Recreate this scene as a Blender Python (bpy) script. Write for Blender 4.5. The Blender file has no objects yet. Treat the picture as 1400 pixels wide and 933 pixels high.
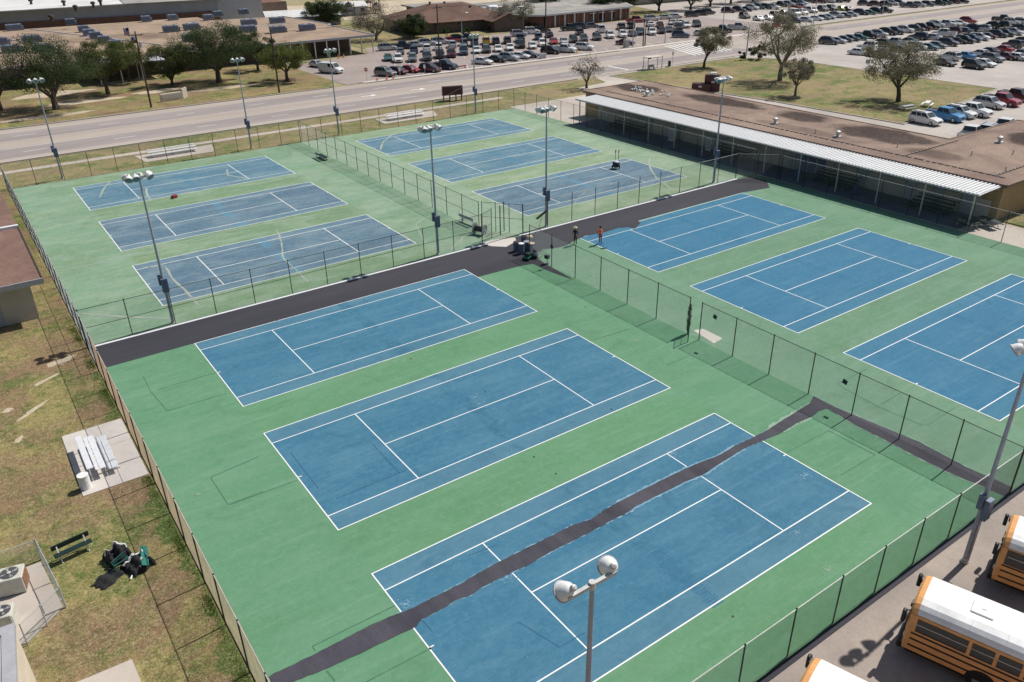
import bpy, bmesh, math, random
from mathutils import Vector, Matrix
random.seed(7)
SC = bpy.context.scene
COL = SC.collection
R = math.radians

# ------------------------------------------------------------------ camera, world, sun, exposure
CAM_H = 27.495; CAM_F = 1095.57; YAW = 0.60519; PITCH = 0.481895; ROLL = -0.0176165
_f = Vector((math.sin(YAW)*math.cos(PITCH), math.cos(YAW)*math.cos(PITCH), -math.sin(PITCH)))
_r = Vector((math.cos(YAW), -math.sin(YAW), 0)); _u = _r.cross(_f)
_r2 = _r*math.cos(ROLL)+_u*math.sin(ROLL); _u2 = _u*math.cos(ROLL)-_r*math.sin(ROLL)
cd = bpy.data.cameras.new('camera'); cam = bpy.data.objects.new('camera', cd); COL.objects.link(cam)
cam.matrix_world = Matrix(((_r2.x, _u2.x, -_f.x, 0), (_r2.y, _u2.y, -_f.y, 0), (_r2.z, _u2.z, -_f.z, CAM_H), (0, 0, 0, 1)))
cd.sensor_fit = 'HORIZONTAL'; cd.sensor_width = 36.0; cd.lens = CAM_F*36.0/1400.0
cd.clip_start = 0.5; cd.clip_end = 6000
SC.camera = cam

SUN_EL = 53.5; SUN_AZ = 3.4     # azimuth from +X towards +Y
w = bpy.data.worlds.new('World'); SC.world = w; w.use_nodes = True
wn = w.node_tree.nodes; wl = w.node_tree.links
sky = wn.new('ShaderNodeTexSky'); sky.sky_type = 'NISHITA'; sky.sun_disc = False
sky.sun_elevation = R(SUN_EL); sky.sun_rotation = R(90-SUN_AZ); sky.air_density = 1.0; sky.dust_density = 1.2; sky.ozone_density = 1.0
wn['Background'].inputs['Strength'].default_value = 0.066
wl.new(sky.outputs[0], wn['Background'].inputs['Color'])
sl = bpy.data.lights.new('sun', 'SUN'); sl.energy = 4.3; sl.angle = R(0.53); sl.color = (1.0, 0.955, 0.89)
sun = bpy.data.objects.new('sun', sl); COL.objects.link(sun); sun.location = (0, 0, 80)
sd = Vector((math.cos(R(SUN_EL))*math.cos(R(SUN_AZ)), math.cos(R(SUN_EL))*math.sin(R(SUN_AZ)), math.sin(R(SUN_EL))))
sun.rotation_euler = sd.to_track_quat('Z', 'Y').to_euler()
SC.view_settings.view_transform = 'Standard'; SC.view_settings.look = 'None'
SC.view_settings.exposure = 0.1; SC.view_settings.gamma = 1.0

def G(u, v, z=0.0):
    """ground point (height z) seen at pixel u,v of the 1400x933 photograph"""
    d = _r2*((u-700)/CAM_F) - _u2*((v-466.5)/CAM_F) + _f
    t = (z-CAM_H)/d.z
    return (d.x*t, d.y*t)

# ------------------------------------------------------------------ materials
MATS = {}
def hexc(h):
    h = h.lstrip('#'); o = []
    for i in (0, 2, 4):
        c = int(h[i:i+2], 16)/255.0
        o.append(c/12.92 if c <= 0.04045 else ((c+0.055)/1.055)**2.4)
    return (o[0], o[1], o[2], 1.0)
class NT:
    def __init__(s, name, rough=0.8, metal=0.0, spec=None):
        m = bpy.data.materials.new(name); m.use_nodes = True
        s.m = m; s.n = m.node_tree.nodes; s.l = m.node_tree.links; s.b = s.n['Principled BSDF']
        s.b.inputs['Roughness'].default_value = rough; s.b.inputs['Metallic'].default_value = metal
        if spec is not None: s.b.inputs['Specular IOR Level'].default_value = spec
        s.co = s.n.new('ShaderNodeTexCoord'); s.geo = s.n.new('ShaderNodeNewGeometry')
        MATS[name] = m
    def pos(s): return s.geo.outputs['Position']
    def obj(s): return s.co.outputs['Object']
    def setin(s, sock, v):
        if hasattr(v, 'is_output') or isinstance(v, bpy.types.NodeSocket): s.l.new(v, sock)
        else: sock.default_value = v
    def noise(s, scale, detail=4, rough=0.55, vec=None, stretch=None, dist=0.0):
        t = s.n.new('ShaderNodeTexNoise'); t.inputs['Scale'].default_value = scale
        t.inputs['Detail'].default_value = detail; t.inputs['Roughness'].default_value = rough; t.inputs['Distortion'].default_value = dist
        v = vec or s.pos()
        if stretch:
            mp = s.n.new('ShaderNodeMapping'); mp.inputs['Scale'].default_value = stretch[:3]
            if len(stretch) > 3: mp.inputs['Rotation'].default_value = (0, 0, stretch[3])
            s.l.new(v, mp.inputs[0]); v = mp.outputs[0]
        s.l.new(v, t.inputs['Vector']); return t.outputs['Fac']
    def rng(s, fac, a, b, c=0.0, d=1.0):
        t = s.n.new('ShaderNodeMapRange'); s.setin(t.inputs[0], fac)
        for i, x in enumerate((a, b, c, d)): t.inputs[i+1].default_value = x
        return t.outputs[0]
    def mix(s, fac, a, b, blend='MIX'):
        t = s.n.new('ShaderNodeMix'); t.data_type = 'RGBA'; t.blend_type = blend
        s.setin(t.inputs[0], fac); s.setin(t.inputs[6], a); s.setin(t.inputs[7], b); return t.outputs[2]
    def math(s, op, a, b=0.0):
        t = s.n.new('ShaderNodeMath'); t.operation = op; s.setin(t.inputs[0], a); s.setin(t.inputs[1], b); return t.outputs[0]
    def xyz(s, v):
        t = s.n.new('ShaderNodeSeparateXYZ'); s.l.new(v, t.inputs[0]); return t.outputs
    def col(s, c): s.setin(s.b.inputs['Base Color'], c)
    def bump(s, fac, strength=0.3, dist=0.02):
        t = s.n.new('ShaderNodeBump'); t.inputs['Strength'].default_value = strength; t.inputs['Distance'].default_value = dist
        s.l.new(fac, t.inputs['Height']); s.l.new(t.outputs[0], s.b.inputs['Normal'])
def simple(name, c, rough=0.6, metal=0.0, var=0.12, scale=3.0, spec=None, coord='pos'):
    if isinstance(c, str): c = hexc(c)
    t = NT(name, rough, metal, spec); v = t.pos() if coord == 'pos' else t.obj()
    f = t.noise(scale, 4, 0.6, v)
    d = tuple(x*(1-var) for x in c[:3])+(1,); b = tuple(min(1, x*(1+var)) for x in c[:3])+(1,)
    t.col(t.mix(t.rng(f, 0.3, 0.7), d, b)); return t.m

simple('white_paint', (0.80, 0.80, 0.78, 1), 0.6, var=0.06, scale=6)
simple('worn_line', (0.74, 0.75, 0.71, 1), 0.8, var=0.2, scale=2)
simple('steel', (0.42, 0.43, 0.44, 1), 0.45, 0.6, 0.12)
simple('galv', (0.50, 0.50, 0.48, 1), 0.55, 0.35, 0.15)
simple('pole_grey', (0.40, 0.43, 0.47, 1), 0.5, 0.25, 0.15, 2)
simple('pole_purple', (0.33, 0.33, 0.40, 1), 0.5, 0.2, 0.12, 2)
simple('post_dark', (0.020, 0.026, 0.024, 1), 0.55, 0.0, 0.25)
simple('post_brown', (0.035, 0.024, 0.02, 1), 0.6, 0.0, 0.3)
simple('wire_pale', (0.50, 0.53, 0.50, 1), 0.6, 0.1, 0.15)
simple('wire_dark', (0.20, 0.20, 0.15, 1), 0.6, 0.1, 0.2)
simple('wire_far', (0.22, 0.24, 0.23, 1), 0.6, 0.1, 0.2)
simple('wire_rust', (0.37, 0.235, 0.15, 1), 0.8, 0.0, 0.3, 1.2)
simple('rail_pale', (0.55, 0.52, 0.50, 1), 0.5, 0.2, 0.15)
simple('black', (0.012, 0.012, 0.013, 1), 0.5, 0, 0.2)
simple('tyre', (0.016, 0.016, 0.017, 1), 0.8, 0, 0.2)
simple('rubber_net', (0.014, 0.014, 0.016, 1), 0.9, 0, 0.5, 12)
simple('rim', (0.45, 0.45, 0.46, 1), 0.35, 0.7, 0.1)
simple('green_paint', (0.015, 0.15, 0.115, 1), 0.45, 0, 0.2)
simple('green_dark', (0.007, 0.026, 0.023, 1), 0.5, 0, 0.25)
simple('lamp_white', (0.78, 0.78, 0.76, 1), 0.4, 0, 0.1, 4)
simple('box_blue', (0.12, 0.15, 0.22, 1), 0.5, 0.1, 0.15)
simple('ac_blue', (0.185, 0.215, 0.285, 1), 0.6, 0.1, 0.2, 1.5)
simple('ac_cream', (0.55, 0.54, 0.47, 1), 0.6, 0, 0.12, 4)
simple('wood_dark', (0.055, 0.04, 0.03, 1), 0.85, 0, 0.3, 4)
simple('bark', (0.085, 0.068, 0.055, 1), 0.9, 0, 0.35, 5)
simple('bark_grey', (0.17, 0.15, 0.13, 1), 0.9, 0, 0.3, 5)
simple('trim_white', (0.72, 0.72, 0.72, 1), 0.6, 0, 0.08)
simple('trim_grey', (0.38, 0.38, 0.40, 1), 0.6, 0, 0.1)
simple('maroon', (0.055, 0.012, 0.018, 1), 0.5, 0, 0.2)
simple('red', (0.42, 0.02, 0.025, 1), 0.35, 0, 0.1)
simple('orange', (0.75, 0.12, 0.02, 1), 0.5, 0, 0.1)
simple('yellow', (0.75, 0.50, 0.03, 1), 0.5, 0, 0.1)
simple('blue_bin', (0.02, 0.06, 0.22, 1), 0.5, 0, 0.1)
simple('skin', (0.35, 0.19, 0.12, 1), 0.6, 0, 0.05)
simple('straw', (0.62, 0.50, 0.28, 1), 0.8, 0, 0.15, 20)
simple('cloth_black', (0.014, 0.015, 0.02, 1), 0.85, 0, 0.2, 8)
simple('cloth_orange', (0.95, 0.20, 0.06, 1), 0.8, 0, 0.12, 8)
simple('cloth_red', (0.30, 0.03, 0.03, 1), 0.8, 0, 0.12, 8)
simple('bus_yellow', (0.76, 0.38, 0.14, 1), 0.4, 0, 0.12, 2.2)
simple('bus_white', (0.78, 0.78, 0.765, 1), 0.4, 0, 0.13, 1.6)
simple('tan_wall', (0.36, 0.25, 0.13, 1), 0.85, 0, 0.12, 1.2)
simple('cream_wall', (0.62, 0.53, 0.42, 1), 0.85, 0, 0.08, 1.2)
simple('beige_wall', (0.45, 0.40, 0.34, 1), 0.85, 0, 0.12, 0.6)
simple('grey_metal_wall', (0.30, 0.31, 0.34, 1), 0.6, 0.1, 0.08, 0.4)
simple('aluminium', (0.76, 0.77, 0.79, 1), 0.4, 0.15, 0.08, 3)
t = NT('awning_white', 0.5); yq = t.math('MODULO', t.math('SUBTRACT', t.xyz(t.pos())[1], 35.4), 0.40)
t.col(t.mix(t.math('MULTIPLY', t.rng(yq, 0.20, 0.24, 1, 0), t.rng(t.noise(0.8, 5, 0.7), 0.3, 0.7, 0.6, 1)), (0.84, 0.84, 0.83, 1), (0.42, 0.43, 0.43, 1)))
simple('beige_dark', (0.20, 0.165, 0.14, 1), 0.9, 0, 0.5, 2)
simple('trim_dark', (0.09, 0.09, 0.095, 1), 0.6, 0, 0.2, 6)
simple('door_grey', (0.30, 0.32, 0.34, 1), 0.5, 0, 0.1)
simple('copper_fin', (0.26, 0.13, 0.07, 1), 0.7, 0.1, 0.3, 8)
simple('plaster_white', (0.66, 0.66, 0.65, 1), 0.7, 0, 0.1, 0.3)

def mk_glass(name, c, rough=0.08):
    t = NT(name, rough, 0.0, 0.6); t.col(c); return t.m
mk_glass('glass_dark', (0.018, 0.022, 0.026, 1)); mk_glass('windscreen', (0.05, 0.065, 0.07, 1), 0.05)
mk_glass('lens_blue', (0.10, 0.22, 0.26, 1), 0.15)
mk_glass('headlamp', (0.6, 0.6, 0.6, 1), 0.1); mk_glass('tail_red', (0.25, 0.01, 0.01, 1), 0.2)
CARC = {'white': (0.78, 0.78, 0.77), 'silver': (0.52, 0.53, 0.55), 'grey': (0.19, 0.20, 0.215), 'dark grey': (0.055, 0.058, 0.064),
        'black': (0.010, 0.010, 0.012), 'navy': (0.014, 0.022, 0.05), 'slate blue': (0.07, 0.10, 0.15), 'bright blue': (0.02, 0.22, 0.48),
        'teal': (0.04, 0.13, 0.14), 'red': (0.34, 0.012, 0.025), 'maroon': (0.075, 0.010, 0.022), 'yellow': (0.72, 0.44, 0.02), 'lime green': (0.34, 0.50, 0.05),
        'dark green': (0.012, 0.035, 0.024)}
for k, c in CARC.items():
    t = NT('paint_'+k.replace(' ', '_'), 0.32, 0.25 if k in ('silver', 'grey', 'slate blue') else 0.0, 0.5)
    t.b.inputs['Coat Weight'].default_value = 0.6; t.b.inputs['Coat Roughness'].default_value = 0.06
    f = t.noise(2.5, 3); t.col(t.mix(t.rng(f, .35, .65), tuple(x*0.88 for x in c)+(1,), c+(1,)))

def mk_grass(name, green, tan, brown, lo=0.44, hi=0.60, bro=0.56):
    t = NT(name, 0.95, 0, 0.1)
    big = t.noise(0.06, 4, 0.6, dist=0.4); mid = t.noise(0.33, 6, 0.7, dist=0.3); sm = t.noise(1.6, 5, 0.7, dist=0.5); fine = t.noise(3.4, 7, 0.88, dist=0.8); vf = t.noise(9.0, 4, 0.85)
    k = t.math('ADD', t.math('ADD', t.math('MULTIPLY', big, 0.35), t.math('MULTIPLY', mid, 0.40)), t.math('MULTIPLY', sm, 0.25))
    c = t.mix(t.rng(k, lo, hi), green, tan)
    kb = t.math('ADD', t.math('MULTIPLY', t.noise(0.13, 5, 0.65, stretch=(1, 1.4, 1, 0.6), dist=0.5), 0.7), t.math('MULTIPLY', t.noise(1.1, 5, 0.75), 0.3))
    c = t.mix(t.rng(kb, bro-0.05, bro+0.07, 0, 0.9), c, brown)
    c = t.mix(t.rng(t.noise(0.5, 5, 0.7), 0.56, 0.70, 0, 0.6), c, tuple(v*0.62 for v in green[:3])+(1,))
    c = t.mix(t.rng(fine, 0.44, 0.62, 0.0, 0.9), c, t.mix(0.6, c, (0.03, 0.034, 0.012, 1)))
    c = t.mix(t.rng(vf, 0.50, 0.62, 0, 0.75), c, t.mix(0.5, c, (0.62, 0.54, 0.34, 1)))
    t.col(c); t.bump(fine, 0.5, 0.05); return t.m
mk_grass('grass', (0.10, 0.155, 0.036, 1), (0.33, 0.27, 0.13, 1), (0.29, 0.21, 0.13, 1), lo=0.455, hi=0.535, bro=0.515)
mk_grass('grass_dry', (0.10, 0.145, 0.034, 1), (0.33, 0.275, 0.11, 1), (0.27, 0.165, 0.105, 1), lo=0.455, hi=0.535, bro=0.488)
mk_grass('grass_lush', (0.085, 0.14, 0.03, 1), (0.17, 0.175, 0.06, 1), (0.15, 0.13, 0.06, 1), lo=0.45, hi=0.65)
mk_grass('field', (0.20, 0.22, 0.09, 1), (0.42, 0.35, 0.22, 1), (0.40, 0.33, 0.22, 1), lo=0.4, hi=0.55)

def mk_asphalt(name, a, b, st=None, rough=0.85, fine_amt=0.35, big=0.12):
    t = NT(name, rough, 0, 0.25)
    f = t.noise(big, 5, 0.6, stretch=st); g = t.noise(9.0, 4, 0.7); s = t.noise(0.9, 5, 0.65, stretch=st)
    c = t.mix(t.rng(f, 0.35, 0.65), a, b); c = t.mix(t.rng(s, 0.5, 0.75, 0, 0.35), c, tuple(x*0.72 for x in a[:3])+(1,))
    c = t.mix(t.rng(g, 0.35, 0.7, 0, fine_amt), c, tuple(x*0.6 for x in a[:3])+(1,)); t.col(c); t.bump(g, 0.25, 0.01); return t.m
mk_asphalt('asphalt_new', hexc('#3a3a41'), hexc('#47464d'), st=(0.3, 1.6, 1))
mk_asphalt('asphalt_patch', hexc('#3e3d45'), hexc('#55535b'), st=(1.2, 0.35, 1, 0.45), big=0.5)
mk_asphalt('road_lane', hexc('#8f8785'), hexc('#a39a96'), st=(0.12, 1.4, 1))
mk_asphalt('road_pale', hexc('#a89c92'), hexc('#b8ada2'), st=(0.12, 1.4, 1))
mk_asphalt('lot_a', hexc('#978a85'), hexc('#a99c94'))
mk_asphalt('lot_c', hexc('#aba39c'), hexc('#beb6ae'))
mk_asphalt('bus_lot', hexc('#978d85'), hexc('#aea196'), big=0.25)
mk_asphalt('concrete', hexc('#b3a99e'), hexc('#c7bdb2'), fine_amt=0.18)
mk_asphalt('concrete_pale', hexc('#c3bcb4'), hexc('#d2cbc3'), fine_amt=0.15)
mk_asphalt('sand', hexc('#b5a48c'), hexc('#cbbda6'), fine_amt=0.2)
mk_asphalt('crack_fill', hexc('#98a297'), hexc('#a9b0a2'), fine_amt=0.3, big=0.8)
mk_asphalt('primer', hexc('#6d95ab'), hexc('#89aaba'), fine_amt=0.2, big=0.8)
mk_asphalt('primer_green', hexc('#7c9d86'), hexc('#93ab96'), fine_amt=0.2, big=0.8)
simple('joint_green', hexc('#4b785d'), 0.9, 0, 0.2)
simple('joint_blue', hexc('#326080'), 0.9, 0, 0.2)

KC = 0.80
def kc(h): return tuple(v*KC for v in hexc(h)[:3])+(1,)
def mk_green(name, runoff, between, dirt, dirt_amt, beige_amt):
    t = NT(name, 0.88, 0, 0.22)
    x = t.xyz(t.obj())
    ax = t.math('ABSOLUTE', x[0]); wob = t.math('MULTIPLY', t.noise(0.25, 4), 2.2)
    m = t.rng(t.math('ADD', ax, wob), 12.6, 13.3)
    c = t.mix(m, between, runoff)
    c = t.mix(t.rng(t.noise(0.10, 5, 0.6, dist=0.6), 0.44, 0.66, 0, 0.55), c, tuple(v*0.84 for v in between[:3])+(1,))
    c = t.mix(t.rng(t.noise(0.35, 6, 0.7, stretch=(0.5, 1.0, 1, 0.5)), 0.46, 0.74, 0, dirt_amt), c, dirt)
    c = t.mix(t.rng(t.noise(0.6, 6, 0.75, stretch=(0.2, 1.4, 1)), 0.5, 0.75, 0, beige_amt), c, kc('#a7b183'))
    c = t.mix(t.rng(t.noise(7, 4, 0.8), 0.3, 0.7, 0, 0.10), c, (0.06, 0.13, 0.08, 1))
    gr = t.noise(26, 3, 0.9); c = t.mix(t.rng(gr, 0.35, 0.65, 0, 0.16), c, tuple(v*0.55 for v in between[:3])+(1,))
    md = t.noise(2.6, 7, 0.8, dist=0.8); c = t.mix(t.rng(md, 0.46, 0.68, 0, 0.42), c, dirt)
    st = t.noise(0.9, 6, 0.8, stretch=(0.15, 2.2, 1, 0.35)); c = t.mix(t.rng(st, 0.52, 0.68, 0, 0.50), c, dirt)
    dk = t.noise(0.28, 6, 0.7, dist=1.4); c = t.mix(t.rng(dk, 0.55, 0.68, 0, 0.42), c, tuple(v*0.70 for v in between[:3])+(1,))
    vo = t.noise(11, 2, 0.5); c = t.mix(t.rng(vo, 0.755, 0.78, 0, 0.6), c, (0.72, 0.75, 0.72, 1))
    sc = t.rng(t.noise(2.2, 6, 0.85, dist=1.2), 0.70, 0.78, 0, 0.45); c = t.mix(sc, c, kc('#c4d3c0'))
    t.col(c); return t.m
mk_green('green_near', kc('#6a9e7a'), kc('#6a9f75'), kc('#84ad8f'), 0.6, 0.12)
mk_green('green_near_right', kc('#769f81'), kc('#70997a'), kc('#8cad95'), 0.65, 0.18)
mk_green('green_far', kc('#84a98c'), kc('#7c9d77'), kc('#aabfa9'), 1.0, 0.6)
mk_green('green_far_right', kc('#93b196'), kc('#8aa780'), kc('#b6c5ae'), 1.0, 0.65)

def mk_blue(name, base, alley, light, amt, net):
    t = NT(name, 0.85, 0, 0.22)
    x = t.xyz(t.obj()); ay = t.math('ABSOLUTE', x[1]); ax = t.math('ABSOLUTE', x[0])
    c = t.mix(t.rng(ay, 4.08, 4.13), base, alley)
    c = t.mix(t.rng(t.noise(0.16, 5, 0.6, dist=0.5), 0.4, 0.68, 0, 0.5), c, tuple(v*0.86 for v in base[:3])+(1,))
    c = t.mix(t.rng(t.noise(0.5, 6, 0.7, stretch=(0.35, 1, 1, 0.2)), 0.45, 0.75, 0, amt), c, light)
    nb = t.math('MULTIPLY', t.rng(t.math('ADD', ax, t.math('MULTIPLY', t.noise(1.3, 5, 0.7), 0.9)), 0.75, 1.0, 1, 0), t.rng(t.noise(0.45, 4, 0.6), 0.40, 0.62))
    c = t.mix(t.math('MULTIPLY', nb, 0.9), c, net)
    c = t.mix(t.rng(t.noise(7, 4, 0.8), 0.3, 0.7, 0, 0.10), c, (0.03, 0.09, 0.16, 1))
    gr = t.noise(26, 3, 0.9); c = t.mix(t.rng(gr, 0.35, 0.65, 0, 0.16), c, tuple(v*0.55 for v in base[:3])+(1,))
    md = t.noise(2.6, 7, 0.8, dist=0.8); c = t.mix(t.rng(md, 0.46, 0.68, 0, 0.42), c, light)
    st = t.noise(0.9, 6, 0.8, stretch=(0.15, 2.2, 1, 0.35)); c = t.mix(t.rng(st, 0.52, 0.68, 0, 0.50), c, light)
    dk = t.noise(0.28, 6, 0.7, dist=1.4); c = t.mix(t.rng(dk, 0.55, 0.68, 0, 0.42), c, tuple(v*0.70 for v in base[:3])+(1,))
    vo = t.noise(11, 2, 0.5); c = t.mix(t.rng(vo, 0.755, 0.78, 0, 0.6), c, (0.72, 0.75, 0.72, 1))
    sp = t.rng(t.noise(1.3, 6, 0.85, dist=1.5), 0.72, 0.80, 0, 0.4); c = t.mix(sp, c, kc('#9dbccb'))
    t.col(c); return t.m
mk_blue('blue_near', kc('#447f9c'), kc('#5a899e'), kc('#6c9aae'), 0.6, kc('#316f8c'))
mk_blue('blue_near_right', kc('#407fa1'), kc('#4a84a1'), kc('#6094ac'), 0.5, kc('#37769a'))
mk_blue('blue_far', kc('#5d879c'), kc('#6a90a1'), kc('#93adb4'), 0.9, kc('#4488a5'))
mk_blue('blue_far_grey', kc('#607f93'), kc('#6e8e9f'), kc('#96abb2'), 0.9, kc('#5d9ab5'))

def mk_roof(name, a, b, stain, ellipses=(), speck=0.5):
    t = NT(name, 0.95, 0, 0.1)
    c = t.mix(t.rng(t.noise(0.15, 5, 0.6, dist=0.7), 0.36, 0.64), a, b)
    c = t.mix(t.rng(t.noise(1.1, 6, 0.75, dist=0.8), 0.45, 0.7, 0, 0.35), c, tuple(v*0.62 for v in a[:3])+(1,))
    c = t.mix(t.rng(t.noise(4.5, 5, 0.85), 0.42, 0.66, 0, speck), c, tuple(v*0.5 for v in a[:3])+(1,))
    p = t.xyz(t.pos())
    wob = t.math('MULTIPLY', t.math('SUBTRACT', t.noise(0.35, 5, 0.6), 0.5), 1.6)
    for (ex, ey, rx, ry, amt) in ellipses:
        dx = t.math('DIVIDE', t.math('SUBTRACT', p[0], ex), rx); dy = t.math('DIVIDE', t.math('SUBTRACT', p[1], ey), ry)
        d = t.math('ADD', t.math('ADD', t.math('MULTIPLY', dx, dx), t.math('MULTIPLY', dy, dy)), wob)
        c = t.mix(t.math('MULTIPLY', t.rng(d, 0.45, 0.95, amt, 0), t.rng(t.noise(3.0, 5, 0.8), 0.25, 0.6, 0.6, 1)), c, stain)
    t.col(c); t.bump(t.noise(9, 4, 0.8), 0.5, 0.03); return t.m
mk_roof('gym_gravel', hexc('#86736a'), hexc('#a59182'), hexc('#241f20'),
        [(91.5, 96, 3.2, 5.5, .9), (94, 81, 3.0, 8, .92), (94, 67, 3.0, 5, .85), (93.2, 55, 4.0, 7.5, .85), (106, 42.5, 7, 3.2, .85), (89.5, 46, 2.2, 4, .5), (88, 62, 1.5, 9, .35)])
mk_roof('school_gravel', hexc('#958272'), hexc('#b09b86'), hexc('#5a4c45'), [(40, 225, 14, 10, .4), (62, 215, 10, 8, .35), (20, 245, 14, 5, .35)], 0.3)
mk_roof('left_gravel', hexc('#7a625a'), hexc('#917569'), hexc('#5c4740'), [(-2, 73, 2.5, 2, .4)], 0.55)
mk_roof('shingle_brown', hexc('#6a554c'), hexc('#7d665b'), hexc('#5c423c'), [], 0.35)
mk_roof('roof_grey', hexc('#8e8d8a'), hexc('#b3afa6'), hexc('#6d6862'), [], 0.35)
mk_roof('roof_white', hexc('#c9c9c9'), hexc('#dcdbd8'), hexc('#aaaaaa'), [], 0.08)

def mk_brick(name, c1, c2, mortar):
    t = NT(name, 0.9, 0, 0.15); b = t.n.new('ShaderNodeTexBrick'); b.inputs['Scale'].default_value = 4.0
    b.inputs['Color1'].default_value = c1; b.inputs['Color2'].default_value = c2; b.inputs['Mortar'].default_value = mortar
    t.l.new(t.co.outputs['Object'], b.inputs['Vector'])
    t.col(t.mix(t.rng(t.noise(0.5, 4), .3, .7, 0, .3), b.outputs['Color'], tuple(v*0.6 for v in c1[:3])+(1,))); return t.m
mk_brick('brick_brown', (0.16, 0.075, 0.05, 1), (0.20, 0.095, 0.065, 1), (0.25, 0.20, 0.17, 1))
mk_brick('brick_dark', (0.10, 0.06, 0.045, 1), (0.13, 0.075, 0.055, 1), (0.17, 0.13, 0.11, 1))

def mk_leaf(name, a, b, trans=0.35):
    a = tuple(v*1.3 for v in a[:3])+(1,); b = tuple(v*1.3 for v in b[:3])+(1,)
    t = NT(name, 0.7, 0, 0.2)
    rn = t.geo.outputs['Random Per Island']
    c = t.mix(rn, a, b); c = t.mix(t.rng(t.noise(0.5, 3), 0.35, 0.65, 0, 0.5), c, tuple(v*0.72 for v in a[:3])+(1,))
    t.col(c)
    tr = t.n.new('ShaderNodeBsdfTranslucent'); t.l.new(c, tr.inputs[0]); mx = t.n.new('ShaderNodeMixShader'); mx.inputs[0].default_value = trans
    t.l.new(t.b.outputs[0], mx.inputs[1]); t.l.new(tr.outputs[0], mx.inputs[2]); t.l.new(mx.outputs[0], t.n['Material Output'].inputs['Surface'])
    return t.m
mk_leaf('leaf_oak', (0.060, 0.078, 0.027, 1), (0.135, 0.15, 0.052, 1))
mk_leaf('leaf_dark', (0.034, 0.055, 0.024, 1), (0.085, 0.112, 0.042, 1))
mk_leaf('leaf_bright', (0.080, 0.10, 0.027, 1), (0.17, 0.185, 0.055, 1))
mk_leaf('leaf_olive', (0.125, 0.12, 0.075, 1), (0.23, 0.22, 0.15, 1))
mk_leaf('leaf_grey', (0.13, 0.115, 0.085, 1), (0.20, 0.18, 0.13, 1))
mk_leaf('blade', (0.075, 0.13, 0.028, 1), (0.16, 0.21, 0.05, 1), 0.5)
mk_leaf('blade_dry', (0.16, 0.15, 0.06, 1), (0.32, 0.27, 0.13, 1))

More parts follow.
